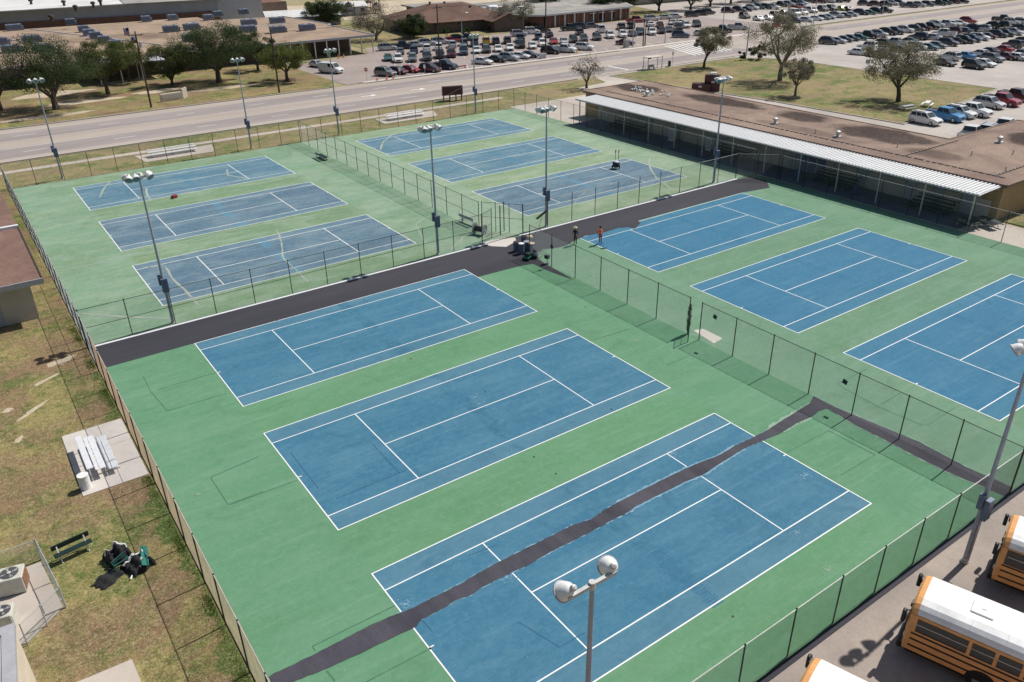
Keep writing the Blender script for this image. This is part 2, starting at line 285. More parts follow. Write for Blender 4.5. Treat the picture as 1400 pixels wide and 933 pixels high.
# ------------------------------------------------------------------ mesh helpers
class MB:
    def __init__(s): s.v = []; s.f = []
    def add(s, vs, fs):
        o = len(s.v); s.v += [tuple(v) for v in vs]; s.f += [tuple(i+o for i in f) for f in fs]; return s
    def box(s, x0, x1, y0, y1, z0, z1):
        return s.add([(x0, y0, z0), (x1, y0, z0), (x1, y1, z0), (x0, y1, z0), (x0, y0, z1), (x1, y0, z1), (x1, y1, z1), (x0, y1, z1)],
                     [(3, 2, 1, 0), (4, 5, 6, 7), (0, 1, 5, 4), (1, 2, 6, 5), (2, 3, 7, 6), (3, 0, 4, 7)])
    def bbox(s, x0, x1, y0, y1, z0, z1, b=0.02):
        """box with chamfered top and vertical edges"""
        def ring(e, z): return [(x0+e, y0, z), (x1-e, y0, z), (x1, y0+e, z), (x1, y1-e, z), (x1-e, y1, z), (x0+e, y1, z), (x0, y1-e, z), (x0, y0+e, z)]
        r0 = ring(b, z0); r1 = ring(b, z1-b)
        r2 = [(min(max(x, x0+b), x1-b), min(max(y, y0+b), y1-b), z1) for x, y, z in ring(b*1.6, z1)]
        fs = [tuple(range(7, -1, -1)), tuple(range(16, 24))]
        for k in (0, 8):
            for i in range(8): fs.append((k+i, k+(i+1) % 8, k+8+(i+1) % 8, k+8+i))
        return s.add(r0+r1+r2, fs)
    def tube(s, pts, rads, n=8, caps=True):
        pts = [Vector(p) for p in pts]; vs = []; fs = []
        if not isinstance(rads, (list, tuple)): rads = [rads]*len(pts)
        ref = None
        for i, p in enumerate(pts):
            d = (pts[min(i+1, len(pts)-1)]-pts[max(i-1, 0)]).normalized()
            if ref is None: ref = Vector((1, 0, 0)) if abs(d.x) < 0.9 else Vector((0, 1, 0))
            a = (ref - d*ref.dot(d)).normalized(); b = d.cross(a); ref = a
            for k in range(n):
                t = 2*math.pi*k/n; vs.append(p+(a*math.cos(t)+b*math.sin(t))*rads[i])
        for i in range(len(pts)-1):
            for k in range(n): fs.append((i*n+k, i*n+(k+1) % n, (i+1)*n+(k+1) % n, (i+1)*n+k))
        if caps: fs.append(tuple(range(n-1, -1, -1))); fs.append(tuple((len(pts)-1)*n+k for k in range(n)))
        return s.add(vs, fs)
    def bar(s, a, b, w, h):
        """rectangular bar from a to b, width w (horizontal), height h"""
        a = Vector(a); b = Vector(b); d = (b-a).normalized(); up = Vector((0, 0, 1)) if abs(d.z) < 0.95 else Vector((1, 0, 0))
        r = d.cross(up).normalized()*w/2; u = r.cross(d).normalized()*h/2
        vs = [a-r-u, a+r-u, a+r+u, a-r+u, b-r-u, b+r-u, b+r+u, b-r+u]
        return s.add(vs, [(0, 1, 2, 3), (7, 6, 5, 4), (0, 4, 5, 1), (1, 5, 6, 2), (2, 6, 7, 3), (3, 7, 4, 0)])
    def poly(s, pts, z):
        return s.add([(p[0], p[1], z) for p in pts], [tuple(range(len(pts)))])
    def prism(s, pts, z0, z1):
        n = len(pts); vs = [(p[0], p[1], z0) for p in pts]+[(p[0], p[1], z1) for p in pts]
        return s.add(vs, [tuple(range(n-1, -1, -1)), tuple(range(n, 2*n))]+[(i, (i+1) % n, n+(i+1) % n, n+i) for i in range(n)])
    def lathe(s, prof, n=12, o=(0, 0, 0), axis=(0, 0, 1)):
        ax = Vector(axis).normalized(); q = ax.to_track_quat('Z', 'Y'); o = Vector(o); vs = []; fs = []
        for r, z in prof:
            for k in range(n):
                t = 2*math.pi*k/n; vs.append(o+q @ Vector((r*math.cos(t), r*math.sin(t), z)))
        for i in range(len(prof)-1):
            for k in range(n): fs.append((i*n+k, i*n+(k+1) % n, (i+1)*n+(k+1) % n, (i+1)*n+k))
        fs.append(tuple(range(n-1, -1, -1))); fs.append(tuple((len(prof)-1)*n+k for k in range(n)))
        return s.add(vs, fs)
    def mesh(s, name, mat=None, smooth=False, fix=False):
        me = bpy.data.meshes.new(name); me.from_pydata(s.v, [], s.f)
        if fix:
            bm = bmesh.new(); bm.from_mesh(me); bmesh.ops.recalc_face_normals(bm, faces=bm.faces); bm.to_mesh(me); bm.free()
        if mat: me.materials.append(MATS[mat])
        if smooth:
            me.polygons.foreach_set('use_smooth', [True]*len(me.polygons))
        me.update(); return me

def link(name, data, parent=None, loc=(0, 0, 0), rz=0.0, **kw):
    o = bpy.data.objects.new(name, data); COL.objects.link(o); o.location = loc
    if rz: o.rotation_euler = (0, 0, rz)
    if parent: o.parent = parent
    for k, v in kw.items(): o[k] = v
    return o
def ob(name, mb, mat, parent=None, loc=(0, 0, 0), rz=0.0, smooth=False, fix=True, **kw):
    return link(name, mb.mesh(name, mat, smooth, fix), parent, loc, rz, **kw)
def thing(name, label, cat, loc=(0, 0, 0), rz=0.0, group=None):
    kw = dict(label=label, category=cat)
    if group: kw['group'] = group
    o = link(name, None, None, loc, rz, **kw); o.empty_display_size = 0.5; return o
def struct(name, mb, mat, loc=(0, 0, 0), **kw): return ob(name, mb, mat, None, loc, kind='structure', **kw)
def copy_tree(o, parent=None):
    c = o.copy(); COL.objects.link(c); c.parent = parent
    for ch in list(o.children): copy_tree(ch, c)
    return c
ORD = ['first', 'second', 'third', 'fourth', 'fifth', 'sixth', 'seventh', 'eighth', 'ninth', 'tenth', 'eleventh', 'twelfth', 'thirteenth', 'fourteenth', 'fifteenth',
       'sixteenth', 'seventeenth', 'eighteenth', 'nineteenth', 'twentieth', 'twenty-first', 'twenty-second', 'twenty-third', 'twenty-fourth', 'twenty-fifth', 'twenty-sixth', 'twenty-seventh', 'twenty-eighth', 'twenty-ninth', 'thirtieth']

# ------------------------------------------------------------------ ground, roads, lots
FX0, FX1, FX2 = 4.1, 41.1, 78.5      # fence lines in X
FY0, FY1, FY2 = 12.9, 61.35, 111.6   # fence lines in Y
GZ = -0.06
struct('ground', MB().poly([(-900, -300), (1500, -300), (1500, 2500), (-900, 2500)], GZ-0.06), 'field')
struct('lawn_west', MB().poly([(-60, -20), (FX0-0.05, -20), (FX0-0.05, 126), (-60, 126)], GZ), 'grass_dry')
struct('verge_lawn', MB().poly([(FX0-0.05, FY2+0.05), (112, FY2+0.05), (108, 125.2), (FX0-0.05, 125.2)], GZ), 'grass')
struct('school_lawn', MB().poly([(-80, 149.8), (63, 149.8), (66, 157), (66, 181), (62, 188), (-80, 188)], GZ), 'grass_dry')
struct('lawn_east', MB().prism([(111, 124.6), (147, 124.6), (152, 119), (154.3, 112), (154, 70.5), (116.6, 65.2), (115.6, 88), (113.5, 105)], GZ-.05, 0.02), 'grass')
struct('far_lawn', MB().poly([(91, 195), (230, 195), (240, 240), (92, 255)], GZ-0.02), 'grass')
struct('sand_lot', MB().poly([(80, 262), (180, 262), (260, 300), (90, 330)], GZ-0.04), 'sand')
# main road
struct('road', MB().poly([(-400, 126.4), (700, 126.4), (700, 149.3), (-400, 149.3)], GZ-0.03), 'road_pale')
for y0, y1 in ((128.6, 134.6), (140.2, 146.0)):
    struct('road_lane', MB().poly([(-400, y0), (700, y0), (700, y1), (-400, y1)], GZ-0.026), 'road_lane')
def kerb(name, pts, wdt=0.18, h=0.13, z0=GZ-0.05):
    mb = MB()
    for a, b in zip(pts, pts[1:]): mb.bar((a[0], a[1], z0+h/2+0.02), (b[0], b[1], z0+h/2+0.02), wdt, h+0.04)
    return struct(name, mb, 'concrete_pale')
kerb('road_kerb', [(-400, 126.2), (104, 126.2)]); kerb('road_kerb', [(116, 126.2), (160, 126.2)])
kerb('road_kerb', [(-400, 149.5), (62, 149.5)]); kerb('road_kerb', [(70, 149.6), (136, 149.6)]); kerb('road_kerb', [(205, 151), (330, 151)])
kerb('lawn_kerb', [(111, 124.7), (147, 124.7), (152.1, 119.1), (154.4, 112), (154.1, 70.4), (116.4, 65.1), (115.4, 88), (113.3, 105), (111, 124.7)], 0.15, 0.14)
def dashes(y, x0, x1, ln, gap, wd=0.14, mat='white_paint'):
    mb = MB(); x = x0
    while x < x1: mb.poly([(x, y-wd/2), (x+ln, y-wd/2), (x+ln, y+wd/2), (x, y+wd/2)], GZ-0.02); x += ln+gap
    struct('lane_marking', mb, mat)
dashes(131.6, -40, 260, 3, 9); dashes(143.2, -40, 260, 3, 9)
dashes(134.7, -40, 330, 40, 0.6, 0.1, 'worn_line'); dashes(140.1, -40, 330, 40, 0.6, 0.1, 'worn_line')
mb = MB()
for k in range(9):
    a = 144.0+k*1.5; mb.poly([(a, 133), (a+.55, 133), (a+6.55, 149), (a+6, 149)], GZ-0.018)
struct('crosswalk_marking', mb, 'worn_line')
mb = MB().poly([(119, 128.2), (119.5, 128.2), (119.5, 134.6), (119, 134.6)], GZ-0.018)
struct('stop_line', mb, 'white_paint')
for (x, y) in ((63, 137.6), (73, 137.3)):
    mb = MB().poly([(x, y-.15), (x+2.2, y-.15), (x+2.2, y+.15), (x, y+.15)], GZ-0.018).poly([(x+1.4, y-.7), (x+2.9, y-.55), (x+2.6, y+.7)], GZ-0.015)
    struct('turn_arrow_marking', mb, 'white_paint')
# car parks
struct('school_car_park', MB().poly([(66, 150.2), (205, 150.2), (250, 160), (250, 198), (92, 195.5), (88, 186), (66, 181)], GZ-0.014), 'lot_a')
struct('corner_car_park', MB().poly([(205, 152), (420, 152), (420, 230), (215, 230), (205, 200)], GZ-0.010), 'lot_c')
struct('side_street', MB().poly([(160, 126.3), (205, 126.3), (205, 150.2), (160, 150.2)], GZ-0.022), 'road_pale')
struct('east_car_park', MB().poly([(106, 20), (420, 20), (420, 126.1), (108, 126.1)], GZ-0.012), 'lot_c')
struct('roadside_strip', MB().poly([(70, 149.7), (205, 149.7), (205, 151.6), (70, 151.6)], GZ-0.006), 'concrete_pale')
struct('service_walk', MB().poly([(96.5, 98), (113.2, 105), (111.0, 124.4), (107.5, 124.4), (106, 120), (98, 119)], GZ+0.012), 'concrete')
# parking bays
mb = MB()
for k in range(26):
    x = 84+k*3.6; c, s_ = math.cos(R(62)), math.sin(R(62))
    for (yy, ln) in ((164.5, 5.2), (151.8, 4.8)):
        mb.bar((x, yy, GZ-0.006), (x+c*ln, yy+s_*ln, GZ-0.006), 0.1, 0.002)
struct('bay_marking', mb, 'worn_line')
mb = MB()
for k in range(22):
    for y in (85, 107, 121): mb.bar((170+k*3.0, y, GZ-0.004), (168.8+k*3.0, y+5, GZ-0.004), 0.1, 0.002)
for k in range(7): mb.bar((116.4+k*.75, 57.4, GZ-0.004), (115.9+k*.75, 60.8, GZ-0.004), 0.12, 0.002)
struct('bay_marking', mb, 'worn_line')
# bus yard and footpaths
struct('bus_yard', MB().poly([(FX0-1, -30), (120, -30), (120, FY0-0.30), (FX0-1, FY0-0.30)], GZ+0.006), 'bus_lot')
struct('fence_foot_strip', MB().prism([(FX0-1, FY0-0.30), (FX2+3, FY0-0.30), (FX2+3, FY0-0.02), (FX0-1, FY0-0.02)], GZ-.05, -0.012), 'asphalt_new')  # narrow dark strip along the foot of the near fence
mb = MB(); y = 120.4
for k in range(34): mb.box(-20+k*3, -20+k*3+2.97, y-.7, y+.7, GZ-.06, GZ+.03)
struct('footpath', mb, 'concrete')
struct('bleacher_pad', MB().prism([(20.5, 114.3), (29.5, 114.3), (30.5, 118.6), (20.0, 118.6)], GZ-.05, GZ+.05), 'concrete')
struct('bleacher_pad', MB().prism([(56.0, 114.6), (65.5, 114.6), (67, 118.6), (56.3, 118.6)], GZ-.05, GZ+.05), 'concrete')
pad = struct('bleacher_pad', MB(), 'concrete')
for x0, x1, y0, y1 in ((.55, 2.6, 42.35, 45.9), (2.62, 3.98, 42.35, 44.4), (2.62, 3.98, 44.42, 46.7), (.55, 2.6, 45.92, 49.5), (2.62, 3.98, 46.72, 49.5)):
    ob('concrete_slab', MB().bbox(x0, x1, y0, y1, GZ-.05, GZ+.05, .012), 'concrete_pale', pad)
struct('corner_pad', MB().prism([(-2.0, 29.2), (.2, 29.1), (.3, 26), (-2.1, 26)], GZ-.05, GZ+.05), 'concrete')
struct('east_walkway', MB().poly([(FX2+.02, 20), (84, 20), (84, 99), (96, 99), (96, 113), (FX2+.02, 113)], -0.045), 'concrete')
simple('shade_dark_floor', (0.13, 0.15, 0.19, 1), 0.7, 0, 0.2, 0.6)  # walkway concrete with the awning's shade darkened into its colour
struct('awning_shade_floor', MB().poly([(FX2+.35, 36.4), (83.9, 36.4), (83.9, 96.5), (FX2+.35, 96.5)], -0.037), 'shade_dark_floor')
struct('east_lawn_strip', MB().prism([(84.6, 28), (106, 28), (106, 35), (84.6, 35)], -.1, -0.02), 'grass')
# greener strip of lawn along the fence foot
mb = MB(); y = 22.0; L_ = []
while y < 57: L_.append((4.0-.12-.75*max(0, .45+.6*math.sin(y*.55)+.4*math.sin(y*1.9+1)+.25*math.sin(y*5.3))*random.uniform(.7, 1.1), y)); y += .18
for k in range(len(L_)-1):
    (xa, ya), (xb, yb) = L_[k], L_[k+1]
    if not (42.1 < ya < 49.6): mb.poly([(xa, ya), (4.04, ya), (4.04, yb), (xb, yb)], GZ+.003)
struct('lawn_edge', mb, 'grass_lush')
# worn sandy tracks in the near lawn
mb = MB()
for (u, v, a, l, wd) in ((45, 560, 40, 2.6, .22), (60, 520, 30, 2.2, .2), (85, 492, 20, 2.4, .5), (10, 560, 35, .8, .3), (25, 600, 60, 1.0, .25)):
    x, y = G(u, v); c, s_ = math.cos(R(a)), math.sin(R(a)); pts = []
    for k in range(14):
        t = 2*math.pi*k/14; rr = random.uniform(.55, 1.15); px, py = math.cos(t)*l/2*rr, math.sin(t)*wd*rr
        pts.append((x+px*c-py*s_, y+px*s_+py*c))
    mb.poly(pts, GZ+.004)
struct('bare_soil', mb, 'sand')
mb = MB()
for (cx, cy, rx, ry) in ((22, 166, 7, 2.2), (35, 168, 5, 2), (14, 156, 9, 1.6), (46, 163, 8, 1.6), (33, 184, 6, 2), (18, 178, 8, 3)):
    mb.poly([(cx+math.cos(t*.35)*rx*random.uniform(.7, 1.1), cy+math.sin(t*.35)*ry*random.uniform(.7, 1.1)) for t in range(18)], GZ+.004+random.random()*.003)
struct('bare_soil', mb, 'sand')

# ------------------------------------------------------------------ courts
def slab(x0, x1, y0, y1, mat):
    cx, cy = (x0+x1)/2, (y0+y1)/2; a, b = (x1-x0)/2, (y1-y0)/2
    return struct('court_slab', MB().prism([(-a, -b), (a, -b), (a, b), (-a, b)], -0.2, 0.0), mat, (cx, cy, 0))
slab(FX0+.02, FX1, FY0, FY1-.1, 'green_near'); slab(FX1+.002, FX2, FY0, FY1-.1, 'green_near_right')
slab(FX0+.02, FX1, FY1+.002, FY2, 'green_far'); slab(FX1+.002, FX2, FY1+.002, FY2, 'green_far_right')
LN, WD = 23.77, 10.97
def strip(x0, x1, y0, y1, z): return MB().poly([(x0, y0), (x1, y0), (x1, y1), (x0, y1)], z)
def court(x0, y0, mat, lmat, lw=0.065):
    c = struct('tennis_court', MB().poly([(-LN/2, -WD/2), (LN/2, -WD/2), (LN/2, WD/2), (-LN/2, WD/2)], 0.004), mat, (x0+LN/2, y0+WD/2, 0))
    h = lw; z = 0.008; sx, sy, sv = LN/2, WD/2, 6.40; sg = sy-1.37
    for s in (-1, 1):
        ob('doubles_sideline', strip(-sx, sx, s*sy-h if s > 0 else s*sy, s*sy if s > 0 else s*sy+h, z), lmat, c)
        ob('singles_sideline', strip(-sx+h, sx-h, s*sg-h/2, s*sg+h/2, z), lmat, c)
        ob('baseline', strip(s*sx-h if s > 0 else s*sx, s*sx if s > 0 else s*sx+h, -sy+h, sy-h, z+.001), lmat, c)
        ob('service_line', strip(s*sv-h/2, s*sv+h/2, -sg+h/2, sg-h/2, z+.001), lmat, c)
        ob('centre_mark', strip(s*sx-.28 if s > 0 else s*sx+h, s*sx-h if s > 0 else s*sx+.28, -h/2, h/2, z+.002), lmat, c)
    ob('centre_service_line', strip(-sv+h/2, sv-h/2, -h/2, h/2, z), lmat, c)
    return c
CX = (10.7, 47.68)
for y in (16.69, 31.44, 46.16): court(CX[0], y, 'blue_near', 'white_paint'); court(CX[1], y, 'blue_near_right', 'white_paint')
for i, y in enumerate((65.5, 80.95, 96.5)):
    court(10.5, y, ('blue_far_grey', 'blue_far_grey', 'blue_far')[i], 'worn_line', .085); court(47.6, y, ('blue_far_grey', 'blue_far', 'blue_far')[i], 'worn_line', .085)

# asphalt repairs
UP = [(368, 926), (372.5, 922.5), (400, 910), (432.5, 893.8), (467.5, 876), (505, 856), (542.5, 840), (565, 832.5), (590, 818.8), (632.5, 797.5), (657.5, 782.5), (685, 767.5), (732.5, 743.8), (765, 727.5), (782.5, 718.8), (807.5, 711), (825, 699), (842.5, 688.5), (875, 672), (905, 657), (932.5, 643.5), (950, 636), (982.5, 623.5), (1005, 610), (1025, 601), (1050, 588), (1072.5, 573.5), (1107.5, 552), (1112.5, 542)]
LO = [(378, 948), (400, 932.5), (450, 912.5), (500, 890), (540, 870), (570, 856), (575, 847.5), (600, 835), (625, 820), (642.5, 815), (660, 802.5), (682.5, 791), (700, 782.5), (722.5, 772.5), (752.5, 755), (787.5, 737.5), (810, 726), (830, 715), (860, 700), (867.5, 693.5), (912.5, 671), (937.5, 658.5), (962.5, 648.5), (977.5, 638.5), (1017.5, 613.5), (1050, 600), (1070, 591), (1087.5, 580), (1110, 570), (1120, 562), (1130, 558.5)]
def interp(pl, n):
    P = [Vector(G(*p)) for p in pl]; L = [0]
    for a, b in zip(P, P[1:]): L.append(L[-1]+(b-a).length)
    out = []; k = 0
    for i in range(n):
        t = L[-1]*i/(n-1)
        while k < len(L)-2 and L[k+1] < t: k += 1
        out.append(P[k].lerp(P[k+1], (t-L[k])/(L[k+1]-L[k]+1e-9)))
    return out
def ribbon(up, lo, n, z, grow=0.0, jit=0.0):
    A, B = interp(up, n), interp(lo, n); vs = []; fs = []
    for i in range(n):
        d = (A[i]-B[i]).normalized(); ja = random.uniform(-jit, jit); jb = random.uniform(-jit, jit)
        a = A[i]+d*(grow+ja); b = B[i]-d*(grow+jb); vs += [(a.x, a.y, z), (b.x, b.y, z)]
    for i in range(n-1): fs.append((2*i, 2*i+1, 2*i+3, 2*i+2))
    return MB().add(vs, fs)
struct('primer_edge', ribbon(UP[6:26], LO[6:26], 150, 0.0125, 0.04, 0.07), 'primer'); struct('primer_edge', ribbon(UP[17:24], LO[18:25], 60, 0.0122, 0.13, 0.06), 'primer')
struct('primer_edge', ribbon(UP[25:28], LO[26:29], 20, 0.0127, 0.18, 0.12), 'primer_green')
struct('asphalt_repair', ribbon(UP, LO, 160, 0.0155, 0.02, 0.02), 'asphalt_patch')
UP2 = [(1112.5, 542), (1140, 556), (1190, 577), (1260, 606), (1325, 641), (1385, 667)]
LO2 = [(1120, 560), (1130, 558.5), (1145, 567), (1175, 585), (1210, 602), (1237.5, 617), (1262.5, 630), (1287.5, 642), (1312.5, 653.5), (1345, 666), (1379, 681)]
struct('primer_edge', ribbon(UP2[1:5], LO2[2:10], 40, 0.0130, 0.10, 0.08), 'primer_green')
mbp = ribbon(UP2, LO2, 40, 0.0162, 0.0, 0.03); struct('asphalt_repair', mbp, 'asphalt_patch')
# new asphalt strip along the cross fence, ragged where it meets the eastern court
pts = [(FX0+.1, 57.16), (34.5, 57.14)]
for u, v in ((653, 379), (680, 372), (703, 366), (716, 363), (729, 361), (741, 367), (753, 372), (767, 377), (781, 382), (780, 380), (768, 373.5), (754, 366), (741, 358), (735, 352), (737, 346), (743, 341), (754, 340.5), (767, 338), (776, 335), (784, 330), (800, 323), (826, 318), (845, 312), (858, 311), (868, 313), (876, 305)): pts.append(G(u, v))
pts += [G(872, 302), (56.5, 57.35), (71.6, 57.2), (72.6, 57.0), (75.4, 56.5), (77.2, 58.4), (77.3, 61.0), (FX0+.1, 61.0)]
struct('asphalt_strip', MB().poly(pts, 0.0142), 'asphalt_new')
struct('concrete_kerb_strip', MB().prism([(FX0+.1, 60.98), (39.6, 60.98), (39.6, 61.30), (FX0+.1, 61.30)], 0, 0.05), 'trim_white')
struct('concrete_kerb_strip', MB().prism([(43.4, 60.98), (75.2, 60.98), (75.2, 61.34), (43.4, 61.34)], 0, 0.05), 'trim_white')
struct('concrete_threshold', MB().poly([G(655, 333), G(688, 326), G(704, 325), G(706, 330), G(692, 338), G(672, 337)], 0.0168), 'concrete_pale')
struct('concrete_threshold', MB().poly([G(948, 452), G(962, 450), G(988, 463), G(976, 470)], 0.010), 'concrete_pale')
# pale filled cracks in the old courts
def crack(pl, wd, z=0.0118, mat='crack_fill'):
    P = [Vector(G(*p)) for p in pl]; Q = []
    for a, b in zip(P, P[1:]):
        n = max(2, int((b-a).length/0.8))
        for i in range(n): Q.append(a.lerp(b, i/n)+Vector((random.uniform(-1, 1), random.uniform(-1, 1)))*(.07 if wd > .1 else .004))
    Q.append(P[-1]); vs = []; fs = []
    for i, p in enumerate(Q):
        d = (Q[min(i+1, len(Q)-1)]-Q[max(i-1, 0)]).normalized(); n = Vector((-d.y, d.x)); ww = wd*random.uniform(.5, 1.25)/2
        vs += [(p.x+n.x*ww, p.y+n.y*ww, z), (p.x-n.x*ww, p.y-n.y*ww, z)]
    for i in range(len(Q)-1): fs.append((2*i, 2*i+1, 2*i+3, 2*i+2))
    struct('filled_crack', MB().add(vs, fs), mat)
for pl, wd in (([(137, 270), (142, 258), (150, 249), (172, 243)], .30), ([(200, 258), (201, 266), (206, 276)], .35), ([(226, 366), (236, 380), (255, 400), (272, 418)], .30),
               ([(112, 429), (160, 433), (230, 436)], .35), ([(195, 366), (226, 364)], .18), ([(379, 314), (385, 335), (386, 352), (405, 370), (421, 385)], .26),
               ([(581, 299), (569, 306), (573, 320), (583, 333)], .24), ([(617, 342), (640, 318)], .25), ([(85, 371), (168, 352), (300, 318), (410, 298), (533, 277)], .22),
               ([(54, 310), (130, 295), (260, 262), (340, 245)], .18), ([(350, 253), (420, 238), (470, 228)], .2), ([(590, 262), (660, 250), (740, 232), (800, 222)], .25),
               ([(520, 205), (523, 195), (535, 185), (560, 180)], .35), ([(640, 171), (665, 168), (690, 172)], .3), ([(905, 210), (888, 216), (888, 228), (897, 243), (920, 260)], .35),
               ([(760, 225), (800, 213), (850, 205), (872, 201)], .28), ([(310, 232), (312, 240), (335, 244)], .3), ([(40, 270), (60, 262), (90, 254)], .16), ([(60, 287), (95, 272)], .16), ([(800, 262), (790, 272), (781, 285)], .16)):
    crack(pl, wd*.72)
# dark seams showing through the new paint
for pl, m in (([(352, 625), (288, 653), (312, 690), (360, 672)], 'joint_green'), ([(196, 515), (206, 535), (229, 562), (310, 538)], 'joint_green'), ([(216, 533), (300, 508)], 'joint_green'),
              ([(427, 884), (475, 860), (540, 828)], 'joint_green'), ([(427, 884), (431, 890)], 'joint_green'), ([(500, 933), (586, 888)], 'joint_green'), ([(447, 917), (458, 931)], 'joint_green'),
              ([(315, 690), (406, 657)], 'joint_green'), ([(912, 499), (943, 487)], 'joint_green'), ([(1076, 619), (1133, 589), (1196, 622), (1150, 650)], 'joint_green'), ([(1145, 526), (1200, 556), (1262, 582)], 'joint_green'),
              ([(1205, 553), (1232, 537)], 'joint_green'), ([(1268, 582), (1305, 558)], 'joint_green'), ([(1145, 525), (1185, 505)], 'joint_green'), ([(715, 405), (760, 394)], 'joint_green'), ([(812, 465), (860, 450)], 'joint_green'),
              ([(510, 608), (546, 647), (460, 682)], 'joint_blue'), ([(546, 647), (556, 643)], 'joint_blue'), ([(398, 620), (435, 668)], 'joint_blue'), ([(640, 760), (680, 745)], 'joint_blue'), ([(575, 845), (592, 865)], 'joint_blue'), ([(708, 850), (765, 885), (800, 865)], 'joint_blue'),
              ([(1040, 600), (985, 632)], 'joint_green')):
    crack(pl, 0.06, 0.0119, m)
# ladder of dark roller marks where the net used to hang, and pale chalky scuffs
simple('roller_blue', hexc('#2f6888'), 0.85, 0, 0.15)
for k in range(26):
    u, v = 884+k*3.9+random.uniform(-.5, .5), 750+k*3.05
    if k in (8, 17, 18): continue
    x, y = G(u, v); l = random.uniform(.22, .42); struct('roller_mark', MB().poly([(x-l, y-.035), (x+l, y-.035), (x+l, y+.035), (x-l, y+.035)], .0062), 'roller_blue')
random.seed(77)
for (u, v, r, m) in ((655, 552, .55, 'primer'), (650, 543, .35, 'primer'), (555, 826, .4, 'primer'), (692, 790, .35, 'primer'), (1102, 650, .4, 'primer'), (1088, 728, .3, 'primer'), (920, 620, .35, 'primer'), (1132, 780, .38, 'primer_green'), (870, 466, .3, 'primer_green'), (500, 402, .8, 'primer'), (380, 440, .6, 'primer'), (860, 335, .8, 'primer'), (270, 676, .22, 'primer_green'), (780, 330, 1.1, 'primer_green')):
    x, y = G(u, v)
    mb = MB()
    for k in range(70):
        a = random.uniform(0, 6.28); d = abs(random.gauss(0, .55))*r; cx, cy = x+math.cos(a)*d*1.6, y+math.sin(a)*d; q = random.uniform(.008, .045)
        mb.poly([(cx+math.cos(j*1.05)*q*random.uniform(.6, 1.5), cy+math.sin(j*1.05)*q*random.uniform(.5, 1.1)) for j in range(6)], .0121+k*.00002)
    struct('chalky_scuff', mb, m)

# ------------------------------------------------------------------ chain link fences
def wire_mesh(L, h, r=0.0019, p=0.0707, z0=0.03):
    mb = MB()
    def seg(a, b):
        d = Vector((b[0]-a[0], 0, b[1]-a[1])).normalized(); n = Vector((-d.z, 0, d.x))
        vs = []
        for q in (a, b):
            c = Vector((q[0], 0, q[1]))
            for k in range(3):
                t = 2.0944*k+.5; vs.append(c+n*(r*math.cos(t))+Vector((0, 1, 0))*(r*math.sin(t)))
        mb.add(vs, [(0, 1, 4, 3), (1, 2, 5, 4), (2, 0, 3, 5)])
    H = h-z0; n = int((L+H)/p)
    for i in range(1, n):
        k = i*p
        s0, s1 = max(0, k-H), min(L, k)
        if s1-s0 > 0.02:
            seg((s0, z0+k-s0), (s1, z0+k-s1)); seg((L-s0, z0+k-s0), (L-s1, z0+k-s1))
    return mb
POSTS = {}
def post_mesh(h, r, mat):
    k = (round(h, 2), r, mat)
    if k not in POSTS: POSTS[k] = MB().lathe([(r, -.05), (r, h), (r*1.15, h), (r*1.15, h+.03), (r*.4, h+.06)], 8).mesh('post', mat, False, True)
    return POSTS[k]
def fence(label, p0, p1, h=3.0, post='post_dark', wire='wire_pale', rail='rail_pale', sp=3.05, mid=False, name='chain_link_fence', r=0.035, wr=0.0019, z=0.0, p=0.0707, bot=False, posts=None, cat='fence'):
    a, b = Vector(p0), Vector(p1); L = (b-a).length; rz = math.atan2(b.y-a.y, b.x-a.x)
    t = thing(name, label, cat, (a.x, a.y, z), rz)
    n = max(1, round(L/sp)); xs = posts if posts is not None else [L*i/n for i in range(n+1)]
    for x in xs: link('post', post_mesh(h, r, post), t, (x, 0.045, 0))
    ob('top_rail', MB().tube([(0, 0.045, h-.02), (L, 0.045, h-.02)], 0.021, 6), rail, t, fix=True)
    if mid: ob('middle_rail', MB().tube([(0, 0.045, h*.5), (L, 0.045, h*.5)], 0.019, 6), post, t)
    if bot: ob('tension_wire', MB().tube([(0, 0.03, .06), (L, 0.03, .06)], 0.006, 4), post, t)
    ob('wire_mesh', wire_mesh(L, h, wr, p), wire, t, fix=False)
    return t
fence('tall chain link fence along the bus yard, in the foreground', (FX0, FY0), (FX2, FY0), 2.75, 'post_dark', 'wire_dark', 'rail_pale', 3.05, wr=.0027, bot=True)
fence('rust brown chain link fence beside the dry lawn on the left', (FX0, FY0), (FX0, 57.0), 2.95, 'post_dark', 'wire_rust', 'rail_pale', 3.05, wr=.0021)
fence('chain link fence running past the red roofed building on the far left', (FX0, 57.0), (FX0, FY2), 2.95, 'post_dark', 'wire_far', 'rail_pale', 3.05, wr=.0021, mid=True)
fence('chain link fence with dark posts between the two repainted near court blocks, foreground half', (FX1, FY0), (FX1, 35.15), 3.0, 'post_brown', 'wire_pale', 'post_dark', 3.18, wr=.0029)
fence('chain link fence between the near courts, from the gate gap to the equipment pile', (FX1, 36.3), (FX1, 56.2), 3.0, 'post_brown', 'wire_pale', 'post_dark', 3.3, wr=.0029)
fence('chain link fence behind the dark asphalt strip on the left courts', (FX0, FY1), (39.2, FY1), 3.0, 'post_dark', 'wire_far', 'post_dark', 3.2, mid=True)
fence('chain link fence behind the dark asphalt strip on the right courts', (44.0, FY1), (75.2, FY1), 3.0, 'post_dark', 'wire_far', 'rail_pale', 3.2)
fence('long chain link fence beside the road behind the old courts', (FX0, FY2), (FX2, FY2), 3.0, 'post_dark', 'wire_far', 'post_dark', 3.1, mid=False)
